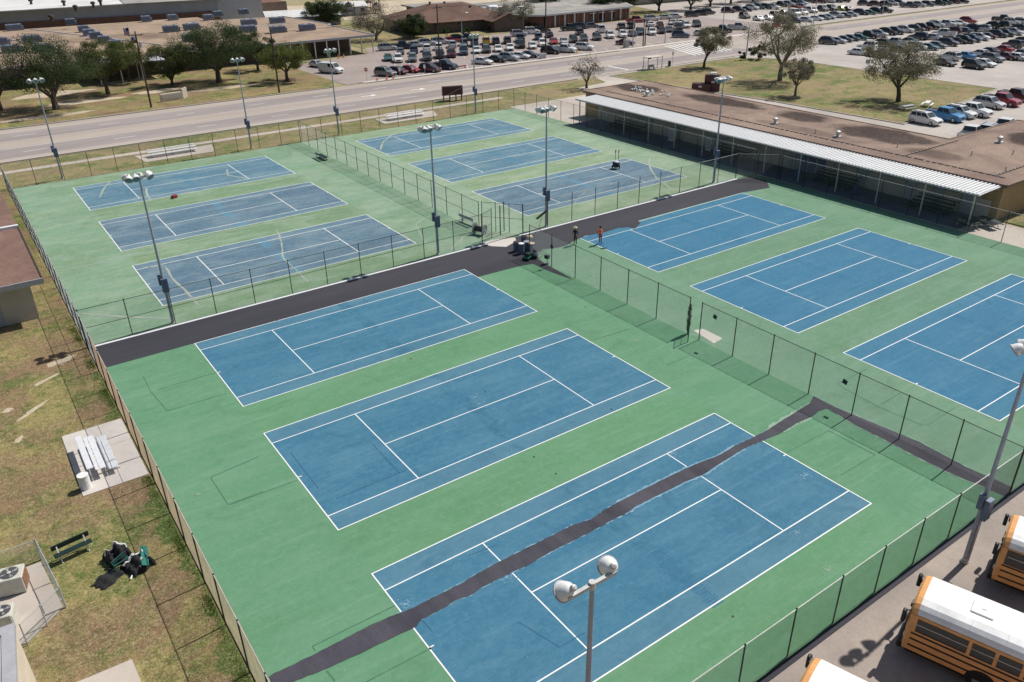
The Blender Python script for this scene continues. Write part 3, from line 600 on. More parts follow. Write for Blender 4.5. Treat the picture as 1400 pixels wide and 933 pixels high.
fence('chain link fence separating the two old far court blocks', (FX1, 64.8), (FX1, FY2), 3.0, 'post_dark', 'wire_pale', 'post_dark', 3.1, mid=True)
fence('chain link fence in front of the white awning, beside the old courts', (FX2, FY1), (FX2, FY2), 3.0, 'post_dark', 'wire_far', 'rail_pale', 3.1)
fence('chain link fence in front of the white awning, beside the repainted courts', (FX2, FY0), (FX2, 57.5), 3.0, 'post_dark', 'wire_far', 'rail_pale', 3.1)
fence('short fence return joining the cross fence to the awning side', (75.2, FY1), (FX2, 58.0), 3.0, 'post_dark', 'wire_far', 'rail_pale', 3.1)
# gates and gate posts near the crossing
fence('narrow chain link gate leaf left of the equipment pile', (39.2, FY1), (40.9, 62.2), 3.0, 'post_dark', 'wire_far', 'post_dark', 1.8, mid=True, name='fence_gate', cat='gate')
fence('chain link gate leaf standing open above the equipment pile', (41.3, 64.6), (44.0, FY1), 3.0, 'post_dark', 'wire_pale', 'post_dark', 1.5, mid=True, name='fence_gate', cat='gate')
fence('small open gate in the near dividing fence', (FX1, 36.3), (40.1, 35.4), 2.1, 'post_dark', 'wire_pale', 'post_dark', 1.3, mid=True, name='fence_gate', cat='gate')
for (x, y, lb) in ((43.0, 63.2, 'slim dark post standing beside the open gate leaf'), (42.0, 62.4, 'lone dark post at the crossing of the fences')):
    o = link('fence_post', post_mesh(3.0, .05, 'post_dark'), None, (x, y, 0), label=lb, category='post')
# air conditioner enclosure
t = fence('low galvanised fence around the air conditioners, north side', (-5.6, 38.25), (-2.05, 38.2), 1.25, 'galv', 'wire_pale', 'galv', 1.8, r=.028, z=GZ)
fence('low galvanised fence around the air conditioners, lawn side', (-2.05, 38.2), (-1.62, 34.05), 1.25, 'galv', 'wire_pale', 'galv', 2.1, r=.028, z=GZ)
fence('low galvanised gate between air conditioners and cream building', (-1.62, 34.05), (-3.35, 32.65), 1.25, 'galv', 'wire_pale', 'galv', 1.1, r=.028, z=GZ, mid=True, name='fence_gate', cat='gate')
# dried vine on the gate post
mb = MB(); random.seed(3)
for k in range(420):
    z = random.uniform(.25, 2.45); a = random.uniform(0, 6.28); rr = .05+.13*math.sin(z/2.5*3.1)*random.random()
    c = Vector((rr*math.cos(a), rr*math.sin(a), z)); d = Vector((random.uniform(-1, 1), random.uniform(-1, 1), random.uniform(-1, 1)))*.07; e = Vector((random.uniform(-1, 1), random.uniform(-1, 1), random.uniform(-1, 1)))*.05
    mb.add([c-d, c+e, c+d, c-e], [(0, 1, 2, 3)])
vine = thing('dry_vine', 'dry brown vine bundle climbing the gate post of the dividing fence', 'vine', (FX1, 36.3, 0))
ob('foliage', mb, 'leaf_olive', vine, fix=False); ob('stem', MB().tube([(.05, .03, 0), (-.06, -.05, .8), (.06, .02, 1.6), (-.03, .05, 2.4)], .022, 5), 'bark', vine)
mb = MB().poly([(-.14, -.14), (.14, -.14), (.14, .14), (-.14, .14)], 0)
for (yy, zz, lb) in ((23.3, 2.0, 'small dark square sign on the foreground dividing fence'), (33.9, 2.35, 'small dark square sign beside the vine covered gate post'), (52.9, 1.9, 'small dark square sign on the dividing fence near the workers')):
    o = ob('fence_sign', MB().box(-.012, .012, -.16, .16, -.16, .16), 'green_dark', None, (FX1-.03, yy, zz), label=lb, category='sign')
    o.rotation_euler = (R(12), 0, 0)

# ------------------------------------------------------------------ floodlight poles
def floodlight(parent, x, y, z, yawdeg, tilt=42, s=0.93):
    # head: bell reflector, axis pointing outwards and down
    d = Vector((math.cos(R(yawdeg))*math.cos(R(tilt)), math.sin(R(yawdeg))*math.cos(R(tilt)), -math.sin(R(tilt))))
    o = Vector((x, y, z))
    h = ob('floodlight', MB().lathe([(.05*s, -.36*s), (.13*s, -.34*s), (.20*s, -.26*s), (.255*s, -.12*s), (.285*s, .02*s), (.30*s, .10*s), (.285*s, .10*s)], 16, o, d), 'lamp_white', parent, smooth=True)
    ob('lens', MB().lathe([(.05*s, .055*s), (.16*s, .07*s), (.275*s, .06*s), (.28*s, .102*s), (.15*s, .115*s), (.05*s, .12*s)], 16, o, d), 'lens_blue', h, smooth=True)
    ob('bracket', MB().bar(o-d*.28*s, Vector((x*1.02, 0, z)), .07, .05).lathe([(.09, 0), (.09, .1), (.05, .13)], 10, o-d*.36*s, -d), 'galv', h); ob('clamp_ring', MB().lathe([(.305*s, .04*s), (.325*s, .05*s), (.325*s, .085*s), (.305*s, .095*s)], 16, o, d), 'trim_grey', h)
def light_pole(label, x, y, lamps, h=11.7, arm=1.5, mat='pole_grey', box=True, sub=None, z=0):
    t = thing('floodlight_pole', label, 'light pole', (x, y, z), 0, 'court floodlight poles')
    ob('pole', MB().tube([(0, 0, -.05), (0, 0, h*.5), (0, 0, h)], [.115, .095, .065], 10), mat, t, smooth=False)
    ob('base_collar', MB().lathe([(.19, -.02), (.19, .06), (.13, .10), (.125, .25)], 10), 'galv', t)
    ob('crossarm', MB().bar((-arm/2, 0, h-.02), (arm/2, 0, h-.02), .11, .11).tube([(0, 0, h-.14), (0, 0, h+.1)], .10, 8), 'galv', t)
    for (lx, ly, yd, tl) in lamps: floodlight(t, lx, ly, h-.02, yd, tl)
    if box:
        ob('control_box', MB().bbox(-.24, .24, -.36, -.12, 2.75, 3.85, .02), 'box_blue', t)
        ob('conduit_box', MB().bbox(-.34, -.12, -.10, .14, 3.3, 4.1, .015), 'box_blue', t); ob('conduit', MB().tube([(.06, -.13, 0), (.06, -.13, 2.76)], .03, 6), 'galv', t)
    return t
S4 = [(-.75, -.35, 250, 38), (-.25, -.35, 270, 38), (.7, -.35, 300, 38), (-.8, .35, 120, 38), (.1, .35, 90, 38), (.75, .35, 60, 38)]
S3 = [(-.7, -.35, 245, 35), (0, -.35, 270, 35), (.7, -.35, 295, 35)]
light_pole('tall floodlight pole left in the cross fence', 10.37, 61.72, S4); light_pole('tall floodlight pole just left of the equipment pile', 34.45, 61.72, S4)
light_pole('tall floodlight pole just right of the equipment pile', 47.15, 61.72, S4); light_pole('tall floodlight pole in front of the long white awning', 71.9, 61.86, S4+[(1.1, .35, 40, 38), (-1.1, -.35, 230, 38)], arm=2.4)
for x, nm in ((10.2, 'leftmost floodlight pole beside the road'), (34.2, 'second roadside floodlight pole from the left'), (47.4, 'third roadside floodlight pole from the left'), (71.5, 'fourth roadside floodlight pole from the left, near the maroon sign')):
    light_pole(nm, x, 112.65, S3, h=11.8)
light_pole('floodlight pole with two white heads in the bottom foreground', 10.55, 11.75, [(-.74, .27, 112, 42), (.80, .27, 72, 42)], h=12.05, arm=1.62, mat='pole_purple', box=False)
light_pole('floodlight pole with purple grey shaft standing by the parked buses', 34.18, 11.6, [(-.95, .28, 130, 40), (-.3, .3, 100, 40), (.6, .3, 70, 40)], h=11.7, arm=2.0, mat='pole_purple')

# ------------------------------------------------------------------ gym building with awning (east)
gym = thing('gym_building', 'long low tan building with brown gravel roof behind the white awning', 'building', (0, 0, 0))
GR = [(83.64, 35.0), (113.5, 35.0), (113.5, 48.4), (97.2, 48.4), (97.2, 100.2), (83.64, 100.2)]
W2 = [(84.0, 35.4), (113.1, 35.4), (113.1, 48.0), (96.8, 48.0), (96.8, 99.8), (84.0, 99.8)]
ob('wall', MB().prism(W2, -.05, 3.5), 'tan_wall', gym)
ob('roof', MB().prism(GR, 3.5, 3.78), 'gym_gravel', gym)
mb = MB()
for a, b in zip(GR, GR[1:]+GR[:1]): mb.bar((a[0], a[1], 3.80), (b[0], b[1], 3.80), .2, .1)
ob('parapet', mb, 'gym_gravel', gym)
mb = MB(); y = 36.5
while y < 97: mb.box(86.0, 86.22, y, y+random.uniform(.35, .6), 3.785, 3.87); y += random.uniform(.62, .8)
x = 86.3
for yy in (47.3, 37.3):
    x = 86.3
    while x < (97 if yy > 40 else 104): mb.box(x, x+.45, yy, yy+.2, 3.785, 3.87); x += .7
pp = ob('gravel_stop', mb, 'beige_dark', gym)
for (x, y) in ((88, 66.5), (88, 57.2), (88.2, 90.5), (100, 44)):
    v = ob('roof_vent', MB().lathe([(.18, 0), (.18, .45), (.32, .5), (.32, .68), (.1, .8)], 10).box(-.5, .5, -.35, .35, -.02, .12), 'galv', gym, (x, y, 3.785))
for (x, y) in ((87.5, 60), (89, 50), (92, 43), (96, 40.5), (99, 38.5), (88.5, 37.6)):
    ob('vent_pipe', MB().tube([(0, 0, 0), (0, 0, .55)], .06, 6), 'galv', gym, (x, y, 3.785))
# awning: corrugated white sheet
AX0, AX1, AY0, AY1 = 79.5, 83.63, 35.4, 96.8
aw = thing('metal_awning', 'long white corrugated metal awning along the tan building', 'awning', (0, 0, 0))
mb = MB(); n = int((AY1-AY0)/0.40); vs = []; fs = []; prof = [(0, 0), (.19, 0), (.23, .08), (.36, .08)]
rows = []
for i in range(n):
    for dy, dz in prof: rows.append((AY0+i*.40+dy, dz))
rows.append((AY0+n*.40, 0))
for y, dz in rows: vs += [(AX0, y, 3.50+dz), ((AX0+AX1)/2, y, 3.57+dz), (AX1, y, 3.64+dz)]
for i in range(len(rows)-1):
    for k in (0, 1): fs.append((3*i+k, 3*i+k+1, 3*i+3+k+1, 3*i+3+k))
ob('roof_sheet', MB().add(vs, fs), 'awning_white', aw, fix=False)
ob('gutter', MB().box(AX0-.10, AX0-.01, AY0, AY1, 3.36, 3.52), 'trim_grey', aw)
ob('soffit_beam', MB().box(AX0+.3, AX0+.45, AY0+.1, AY1-.1, 3.28, 3.48), 'trim_grey', aw); ob('soffit_beam', MB().box(AX1-.5, AX1-.35, AY0+.1, AY1-.1, 3.32, 3.54), 'trim_grey', aw)
for k in range(13):
    yy = AY0+.6+k*(AY1-AY0-1.2)/12; ob('column', MB().box(-.06, .06, -.06, .06, -.05, 3.28), 'galv', aw, (AX0+.37, yy, 0)); ob('rafter', MB().box(AX0+.46, AX1-.51, -.05, .05, 3.34, 3.48), 'trim_grey', aw, (0, yy, 0))
# lower brick wainscot, doors, bins under the awning
for k in range(20):
    y0 = 36.2+k*3.02; ob('wall_panel', MB().box(83.90, 83.985, y0, y0+2.96, -.04, 1.9), 'beige_wall', gym)
for k, (yy, m) in enumerate(((38.5, 'door_grey'), (41.5, 'door_grey'), (44.6, 'trim_grey'), (50.5, 'door_grey'), (56, 'box_blue'), (57.3, 'box_blue'), (58.6, 'box_blue'), (60, 'door_grey'), (71, 'door_grey'), (85, 'door_grey'))):
    d = ob('door', MB().box(83.80, 83.895, yy-.5, yy+.5, 0, 2.15), m, gym); ob('handle', MB().box(83.74, 83.80, yy+.32, yy+.40, 1.0, 1.14), 'galv', d)
for k, yy in enumerate((48.5, 54.5, 64, 68, 75, 80, 90)):
    f = ob('window', MB().box(83.86, 83.982, yy-1.1, yy+1.1, 2.1, 3.0), 'trim_grey', gym)
    for q in (-1, 1): ob('pane', MB().box(83.84, 83.858, yy+q*.54-.48, yy+q*.54+.48, 2.18, 2.92), 'glass_dark', f)
for k in range(4):
    x = 90+k*4.5; ob('window', MB().box(x, x+1.6, 35.30, 35.398, 2.4, 3.3), 'glass_dark', gym)
for (x, y, lb) in ((80.9, 49.2, 'dark blue litter bin under the awning, right of the benches'), (81.2, 57.2, 'dark blue litter bin under the awning near the corner fence')):
    t = thing('litter_bin', lb, 'bin', (x, y, -.03)); ob('drum', MB().lathe([(.27, 0), (.3, .5), (.29, .9), (.31, .93), (.31, .97), (.25, .97)], 14), 'blue_bin', t); ob('liner', MB().lathe([(.24, .9), (.24, .975), (.1, .93)], 14), 'black', t)
for (x, y, lb) in ((82.9, 72.5, 'pale vending cabinet against the shaded wall'), (82.9, 79.5, 'pale drinking fountain cabinet further along the shaded wall')):
    t = thing('cabinet', lb, 'cabinet', (x, y, -.03)); ob('casing', MB().bbox(-.35, .35, -.5, .5, 0, 1.7, .03), 'aluminium', t); ob('door', MB().box(-.37, -.352, -.42, .42, .15, 1.55), 'trim_grey', t); ob('handle', MB().box(-.41, -.372, .25, .3, .7, 1.0), 'galv', t)

def bleacher(label, x, y, rz, ln=4.6, rows=3, seat='aluminium', frame='galv', z=0, group=None):
    t = thing('bleacher', label, 'bleacher', (x, y, z), rz, group)
    for r in range(rows):
        zs = .42+.22*r; ys = r*.62
        ob('seat_plank', MB().bbox(-ln/2, ln/2, ys-.165, ys+.165, zs-.04, zs, .01), seat, t)
        if r: ob('foot_plank', MB().bbox(-ln/2, ln/2, ys-.42, ys-.24, zs-.24, zs-.21, .008), seat, t)
    for k in range(3):
        xx = -ln/2+.45+k*(ln-.9)/2
        ob('frame', MB().bar((xx, -.25, .03), (xx, (rows-1)*.62+.2, .03), .05, .05).bar((xx, -.1, .03), (xx, (rows-1)*.62+.1, .40+.22*(rows-1)-.02), .045, .045).bar((xx, (rows-1)*.62, .03), (xx, (rows-1)*.62, .36+.22*(rows-1)), .045, .045).bar((xx, 0, .03), (xx, 0, .37), .045, .045).bar((xx, .62, .03), (xx, .62, .58), .045, .045), frame, t)
    return t
bleacher('silver three row bleacher on the concrete pad by the rusty fence', 2.55, 45.45, R(90), 3.9, 3, z=GZ+.05)
bleacher('silver bleacher on a pad outside the far left courts', 24.6, 116.0, R(0), 6.4, 3, z=GZ+.05); bleacher('silver bleacher on a pad outside the far right courts', 60.6, 116.0, R(0), 6.6, 3, z=GZ+.05)
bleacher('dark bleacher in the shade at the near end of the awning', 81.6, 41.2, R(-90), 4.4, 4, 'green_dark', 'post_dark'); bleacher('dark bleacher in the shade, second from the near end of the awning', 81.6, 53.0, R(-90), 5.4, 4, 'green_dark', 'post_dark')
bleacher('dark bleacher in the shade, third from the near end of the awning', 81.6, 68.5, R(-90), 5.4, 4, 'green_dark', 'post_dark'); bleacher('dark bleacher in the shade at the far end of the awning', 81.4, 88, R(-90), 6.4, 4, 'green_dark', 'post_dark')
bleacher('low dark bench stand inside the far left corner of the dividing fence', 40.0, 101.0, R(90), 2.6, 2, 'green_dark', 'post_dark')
def bench(label, x, y, rz, ln=1.8, seat='green_dark', back=True, z=0, tilt=None, name='bench'):
    t = thing(name, label, 'bench', (x, y, z), rz)
    ob('seat', MB().bbox(-ln/2, ln/2, -.17, .17, .43, .48, .012), seat, t)
    if back: ob('backrest', MB().bbox(-ln/2, ln/2, .24, .29, .62, .90, .012), seat, t)
    for s in (-1, 1):
        xx = s*(ln/2-.25); mb = MB().bar((xx, -.15, 0), (xx, .1, .43), .05, .05).bar((xx, .22, 0), (xx, -.02, .43), .05, .05)
        if back: mb.bar((xx, .12, .40), (xx, .30, .88), .05, .05)
        ob('leg', mb, 'lamp_white', t)
    if tilt: t.rotation_euler = (tilt[0], tilt[1], rz)
    return t
bench('dark green two plank bench on the lawn beside the enclosure', -.62, 37.55, R(8), 1.75, back=True, z=GZ)
bench('green bench tipped up against the heap of nets', 1.95, 35.0, R(80), 1.5, 'green_paint', False, GZ, (R(25), 0))
def picnic(label, x, y, rz, top='green_dark', frame='aluminium', ln=1.9, z=0):
    t = thing('picnic_table', label, 'picnic table', (x, y, z), rz)
    for k in range(3): ob('table_plank', MB().bbox(-ln/2, ln/2, -.36+k*.25, -.13+k*.25, .72, .76, .008), top, t)
    for s in (-1, 1): ob('bench_seat', MB().bbox(-ln/2, ln/2, s*.68-.13, s*.68+.13, .42, .46, .008), top, t)
    for s in (-1, 1):
        xx = s*(ln/2-.35); ob('leg_frame', MB().bar((xx, -.70, .40), (xx, .70, .40), .05, .05).bar((xx, -.5, 0), (xx, -.15, .72), .05, .05).bar((xx, .5, 0), (xx, .15, .72), .05, .05), frame, t)
    return t
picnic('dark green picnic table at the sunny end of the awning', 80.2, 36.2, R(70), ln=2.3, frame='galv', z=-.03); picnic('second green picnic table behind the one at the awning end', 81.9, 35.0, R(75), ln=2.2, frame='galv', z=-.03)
picnic('white picnic table on the lawn by the parked white suv', G(1267, 146)[0], G(1267, 146)[1], R(20), 'lamp_white', z=GZ+.08, ln=2.4); picnic('pale picnic table in the shade under the spreading tree', G(1240, 151)[0], G(1240, 151)[1], R(-10), 'aluminium', z=GZ+.08, ln=2.4)

# ------------------------------------------------------------------ west buildings
b = thing('storage_building', 'low building with reddish gravel roof at the left edge', 'building', (0, 0, 0))
ob('wall', MB().prism([(-12, 69.3), (1.9, 69.3), (1.9, 103), (-12, 103)], GZ-.05, 3.2), 'beige_wall', b)
ob('roof', MB().prism([(-12.6, 68.2), (2.85, 68.2), (2.85, 82.9), (-12.6, 82.9)], 3.2, 3.5), 'left_gravel', b); ob('roof', MB().prism([(-12.6, 83.3), (2.85, 83.3), (2.85, 104), (-12.6, 104)], 3.2, 3.5), 'left_gravel', b)
ob('roof_divider', MB().box(-12.7, 2.95, 82.9, 83.3, 3.2, 3.75), 'trim_white', b)
ob('fascia', MB().box(-12.7, 2.95, 68.1, 68.2, 3.12, 3.56), 'trim_grey', b); ob('fascia', MB().box(2.85, 2.95, 68.2, 82.9, 3.12, 3.56), 'wood_dark', b)
ob('roof_vent', MB().lathe([(.16, 0), (.16, .5), (.3, .55), (.28, .8), (.1, .9)], 10), 'wood_dark', b, (0.3, 74.3, 3.5))
for k in range(7): ob('wall_rib', MB().box(1.9, 1.98, 69.6+k*1.2, 69.7+k*1.2, 0, 3.1), 'beige_wall', b)
ob('door', MB().box(-1.4, -.4, 69.2, 69.298, 0, 2.1), 'door_grey', b)
b = thing('cream_building', 'corner of a cream building with white flat roof at bottom left', 'building', (-3.3, 30.4, 0), R(-5))
ob('wall', MB().box(-8, 0, -16, 0, GZ-.05, 2.9), 'cream_wall', b); ob('roof', MB().box(-7.6, -.42, -15.6, -.42, 2.9, 2.98), 'roof_white', b)
ob('parapet', MB().box(-8.05, .06, -.4, .06, 2.9, 3.12).box(-.4, .06, -16, -.402, 2.9, 3.12), 'trim_grey', b); ob('drip_edge', MB().box(-.46, -.402, -16, -.46, 2.9, 3.06), 'trim_white', b)
struct('equipment_pad', MB().prism([(-6, 38.1), (-2.1, 38.0), (-1.7, 34.1), (-3.3, 32.75), (-6, 32.7)], GZ-.05, GZ+.06), 'concrete')
for (x, y, rz, w_, d_, h_, fin, lb) in ((-3.45, 36.75, -14, 1.35, 1.0, .95, 'copper_fin', 'cream air conditioner with rusty coil face and round fan'), (-4.0, 34.35, -14, 1.0, .9, .9, 'ac_cream', 'smaller cream air conditioner partly behind the cream building')):
    t = thing('air_conditioner', lb, 'air conditioner', (x, y, GZ+.06), R(rz))
    ob('casing', MB().bbox(-w_/2, w_/2, -d_/2, d_/2, .05, h_, .03), 'ac_cream', t); ob('coil_panel', MB().box(w_/2, w_/2+.02, -d_/2+.06, d_/2-.06, .12, h_-.1), fin, t); ob('base', MB().box(-w_/2+.04, w_/2-.04, -d_/2+.04, d_/2-.04, -.02, .05), 'black', t)
    r_ = d_*.40; ob('fan_opening', MB().lathe([(r_, -.005), (r_, .012), (r_*.2, .014)], 20), 'trim_dark', t, (.1, 0, h_)); ob('fan_hub', MB().lathe([(.09, 0), (.09, .03), (.04, .04)], 10), 'ac_cream', t, (.1, 0, h_+.014))
    for k in range(4):
        a = k*1.5708+.4; ob('fan_blade', MB().add([(.08*math.cos(a), .08*math.sin(a), .016), (r_*.92*math.cos(a-.22), r_*.92*math.sin(a-.22), .018), (r_*.92*math.cos(a+.25), r_*.92*math.sin(a+.25), .04)], [(0, 1, 2)]), 'galv', t, (.1, 0, h_), fix=False)
    mb = MB()
    for q in (.3, .55, .8, 1.0): mb.tube([(.1+r_*q*math.cos(k*.2618), r_*q*math.sin(k*.2618), h_+.05) for k in range(25)], .006, 4, False)
    ob('fan_guard', mb, 'black', t)

# ------------------------------------------------------------------ school across the road
sch = thing('school_building', 'wide low school with tan gravel roof full of rooftop units', 'building', (0, 0, 0))
SR = [(-70, 188.5), (64, 188.5), (64, 186.6), (90.5, 186.6), (90.5, 214), (92, 216), (90, 246), (70, 250), (70, 262), (-70, 268)]
ob('wall', MB().prism([(-69, 191), (66, 191), (66, 194.5), (87.5, 194.5), (87.5, 213), (89, 215), (87, 245), (69, 249), (69, 262), (-69, 267)], GZ-.05, 3.6), 'brick_dark', sch)
ob('roof', MB().prism(SR, 3.6, 3.95), 'school_gravel', sch)
mb = MB()
for a, b2 in zip(SR[:7], SR[1:7]): mb.bar((a[0], a[1], 3.86), (b2[0], b2[1], 3.86), .3, .5)
ob('fascia', mb, 'trim_grey', sch)
for k in range(9): ob('column', MB().box(-.11, .11, -.11, .11, GZ, 3.6), 'trim_white', sch, (66.5+k*2.95, 187.2, 0))
ob('canopy', MB().box(27, 41, 182.4, 188.4, 3.3, 3.55), 'trim_grey', sch)
for k in range(4): ob('column', MB().box(-.11, .11, -.11, .11, GZ, 3.3), 'trim_white', sch, (28+k*4, 182.8, 0))
mb = MB()
for (a, b2) in (((26, 262), (50, 189)), ((10, 262), (24, 225)), ((24, 225), (26, 208)), ((55, 222), (85, 226)), ((2, 238), (22, 238))): mb.bar((a[0], a[1], 4.05), (b2[0], b2[1], 4.05), .18, .16)
ob('roof_pipe', mb, 'trim_white', sch)
# rooftop units
RTU = [(20, 42, 2), (4, 61, 1), (44, 58, 2), (16, 72, 2), (59, 71, 2), (97, 34, 1), (115, 44, 1), (122, 49, 1), (131, 53, 1), (143, 59, 1), (158, 65, 1), (200, 30, 1), (236, 28, 1), (234, 44, 2), (262, 41, 2), (285, 28, 1), (298, 23, 1), (333, 20, 1), (340, 35, 2), (339, 44, 2), (379, 32, 2), (380, 45, 2), (420, 42, 2), (316, 48, 1), (258, 57, 1)]
def rtu_proto(n):
    t = thing('rooftop_unit', 'x', 'air conditioner', (0, 0, 0)); L = 2.9 if n == 1 else 4.4
    for k in range(n):
        l = L/n; x0 = -L/2+k*l; ob('casing', MB().bbox(x0+.03, x0+l-.03, -1.1, 1.1, .25, 1.75, .05), 'ac_blue', t); ob('fan_cowl', MB().lathe([(.6, 0), (.55, .12), (.1, .10)], 12), 'box_blue', t, (x0+l/2, 0, 1.75)); ob('louvre', MB().box(x0+.25, x0+l-.25, -1.13, -1.101, .5, 1.4), 'box_blue', t)
    ob('curb_frame', MB().box(-L/2+.2, L/2-.2, -.9, .9, 0, .25), 'trim_grey', t); ob('duct', MB().box(L/2-.03, L/2+.5, -.5, .5, .05, 1.2), 'ac_blue', t); return t
protos = {}
for i, (u, v, n) in enumerate(sorted(RTU)):
    x, y = G(u, v, 3.95)
    t = copy_tree(protos[n]) if n in protos else protos.setdefault(n, rtu_proto(n))
    t.location = (x, y, 3.95); t.rotation_euler = (0, 0, R(random.choice((-4, 0, 3)))); t['group'] = 'units on the school roof'; t.scale = (.85, .85, .9)
    t['label'] = '%s blue grey rooftop unit, %s from the left on the school roof' % ('single' if n == 1 else 'double', ORD[i])
# gym hall behind
b = thing('school_hall', 'grey metal walled hall with white roof behind the school', 'building', (0, 0, 0))
ob('wall', MB().prism([(-80, 276), (20, 275), (78, 267), (86, 268), (92, 330), (-80, 340)], GZ-.05, 8.0), 'grey_metal_wall', b)
ob('base_course', MB().prism([(-80.2, 275.7), (20, 274.7), (78.2, 266.7), (78.2, 267.2), (20, 275.2), (-80.2, 276.2)], GZ, 4.9), 'brick_brown', b)
ob('roof', MB().prism([(-81, 275.2), (52, 270), (62, 345), (-81, 345)], 8.0, 8.25), 'roof_white', b); ob('roof', MB().prism([(52.3, 269.8), (79, 266), (93, 331), (62.3, 345)], 8.0, 8.25), 'roof_grey', b)
for (u, v) in ((71, 26), (104, 12), (128, 7), (138, 4), (88, 5), (43, 3)):
    x, y = G(u, v+3, 8.3); ob('roof_vent', MB().lathe([(.35, 0), (.35, .9), (.7, 1.0), (.6, 1.4), (.2, 1.6)], 8), 'wood_dark', b, (x, y, 8.2))
t = thing('school_tower_hall', 'pale taller hall block at the end of the school', 'building', (84, 285, 0)); ob('wall', MB().box(-6, 14, 0, 25, GZ, 9.5), 'grey_metal_wall', t); ob('roof', MB().box(-6.3, 14.3, -.3, 25.3, 9.5, 9.8), 'roof_white', t); ob('brick_annex', MB().box(14.1, 24, 4, 20, GZ, 4.5), 'brick_brown', t)
def gable(label, x, y, rz, L, W, h, rh, wall, roof, name='portable_building'):
    t = thing(name, label, 'building', (x, y, 0), R(rz)); a, c = L/2, W/2
    ob('wall', MB().add([(-a, -c, GZ), (a, -c, GZ), (a, c, GZ), (-a, c, GZ), (-a, -c, h), (a, -c, h), (a, c, h), (-a, c, h), (-a, 0, h+rh), (a, 0, h+rh)], [(0, 1, 5, 4), (2, 3, 7, 6), (1, 2, 6, 9, 5), (3, 0, 4, 8, 7)]), wall, t)
    e = .5; k = rh/c
    ob('roof', MB().add([(-a-e, -c-e, h-e*k), (a+e, -c-e, h-e*k), (a+e, 0, h+rh+.05), (-a-e, 0, h+rh+.05), (-a-e, c+e, h-e*k), (a+e, c+e, h-e*k)], [(0, 1, 2, 3), (3, 2, 5, 4)]), roof, t, fix=False)
    for q in range(3): f = ob('window', MB().box(-a+1.5+q*(L-3)/2-.7, -a+1.5+q*(L-3)/2+.7, -c-.06, -c-.002, 1.0, 2.2), 'glass_dark', t); ob('sill', MB().box(-a+1.5+q*(L-3)/2-.8, -a+1.5+q*(L-3)/2+.8, -c-.1, -c-.062, .9, 1.0), 'trim_white', f)
    ob('door', MB().box(a+.002, a+.06, -.5, .5, 0, 2.1), 'door_grey', t); return t
gable('grey portable building with pale gabled roof behind the school', 100, 256, -12, 22, 9, 3.0, 1.5, 'grey_metal_wall', 'roof_white'); gable('second pale roofed portable behind the first one', 122, 276, -8, 16, 8, 3.0, 1.2, 'grey_metal_wall', 'roof_white')
# brown hip-roofed annex
t = thing('hip_roof_building', 'brown brick building with a brown hipped shingle roof', 'building', (130, 219, 0), R(-8))
ob('wall', MB().box(-15, 15, -11, 11, GZ, 3.0), 'brick_dark', t)
ob('roof', MB().add([(-16.5, -12.5, 2.9), (16.5, -12.5, 2.9), (16.5, 12.5, 2.9), (-16.5, 12.5, 2.9), (-5, -1, 6.6), (6, -1, 6.6), (6, 2, 6.6), (-5, 2, 6.6)], [(0, 1, 5, 4), (1, 2, 6, 5), (2, 3, 7, 6), (3, 0, 4, 7), (4, 5, 6, 7), (3, 2, 1, 0)]), 'shingle_brown', t)
ob('gable_wing', MB().add([(7, -18, GZ), (16, -18, GZ), (16, -11, GZ), (7, -11, GZ), (7, -18, 3), (16, -18, 3), (16, -11, 3), (7, -11, 3), (11.5, -18, 4.6), (11.5, -11, 4.6)], [(0, 1, 5, 8, 4), (1, 2, 6, 5), (3, 0, 4, 7)]), 'brick_dark', t)
ob('gable_roof', MB().add([(6.2, -18.5, 2.75), (11.5, -18.5, 4.7), (16.8, -18.5, 2.75), (6.2, -8, 2.75), (11.5, -6, 4.7), (16.8, -8, 2.75)], [(0, 1, 4, 3), (1, 2, 5, 4)]), 'shingle_brown', t, fix=False)
ob('end_block', MB().box(16.9, 20.5, -14, -6, GZ, 3.5), 'beige_wall', t); ob('end_roof', MB().box(16.7, 20.7, -14.2, -5.8, 3.5, 3.7), 'trim_white', t)
for k in range(5): ob('window', MB().box(-12+k*3.6, -10.4+k*3.6, -11.08, -11.002, .9, 2.3), 'glass_dark', t)
for (x, y) in ((-5, 0), (0, 1), (6, -4), (-9, -5)): ob('roof_vent', MB().lathe([(.25, 0), (.25, .5), (.45, .55), (.4, .8)], 8), 'wood_dark', t, (x, y, 6.5-abs(y)*.25-max(0, abs(x)-5)*.3))
# brick classroom block
bb = thing('brick_school_block', 'red brick classroom block with white pilasters and flat grey roof', 'building', (0, 0, 0))
BW = [(135.5, 210), (150.5, 198), (168, 198.6), (184.5, 199.3), (192, 212), (200, 232), (150, 244), (137, 236)]
ob('wall', MB().prism(BW, GZ-.05, 3.3), 'brick_brown', bb)
c_ = Vector((165, 215)); BRf = [tuple(c_+(Vector(p)-c_)*1.05) for p in BW]
ob('roof', MB().prism(BRf, 3.3, 3.75), 'roof_grey', bb)
mb = MB()
for a, b2 in zip(BRf[:5], BRf[1:5]): mb.bar((a[0], a[1], 3.52), (b2[0], b2[1], 3.52), .2, .5)
ob('fascia', mb, 'trim_white', bb)
for a, b2, n in ((BW[0], BW[1], 3), (BW[1], BW[3], 9)):
    for k in range(n+1):
        p = Vector(a).lerp(Vector(b2), k/n); ob('pilaster', MB().box(-.2, .2, -.25, .1, GZ, 3.3), 'trim_white', bb, (p.x, p.y, 0))
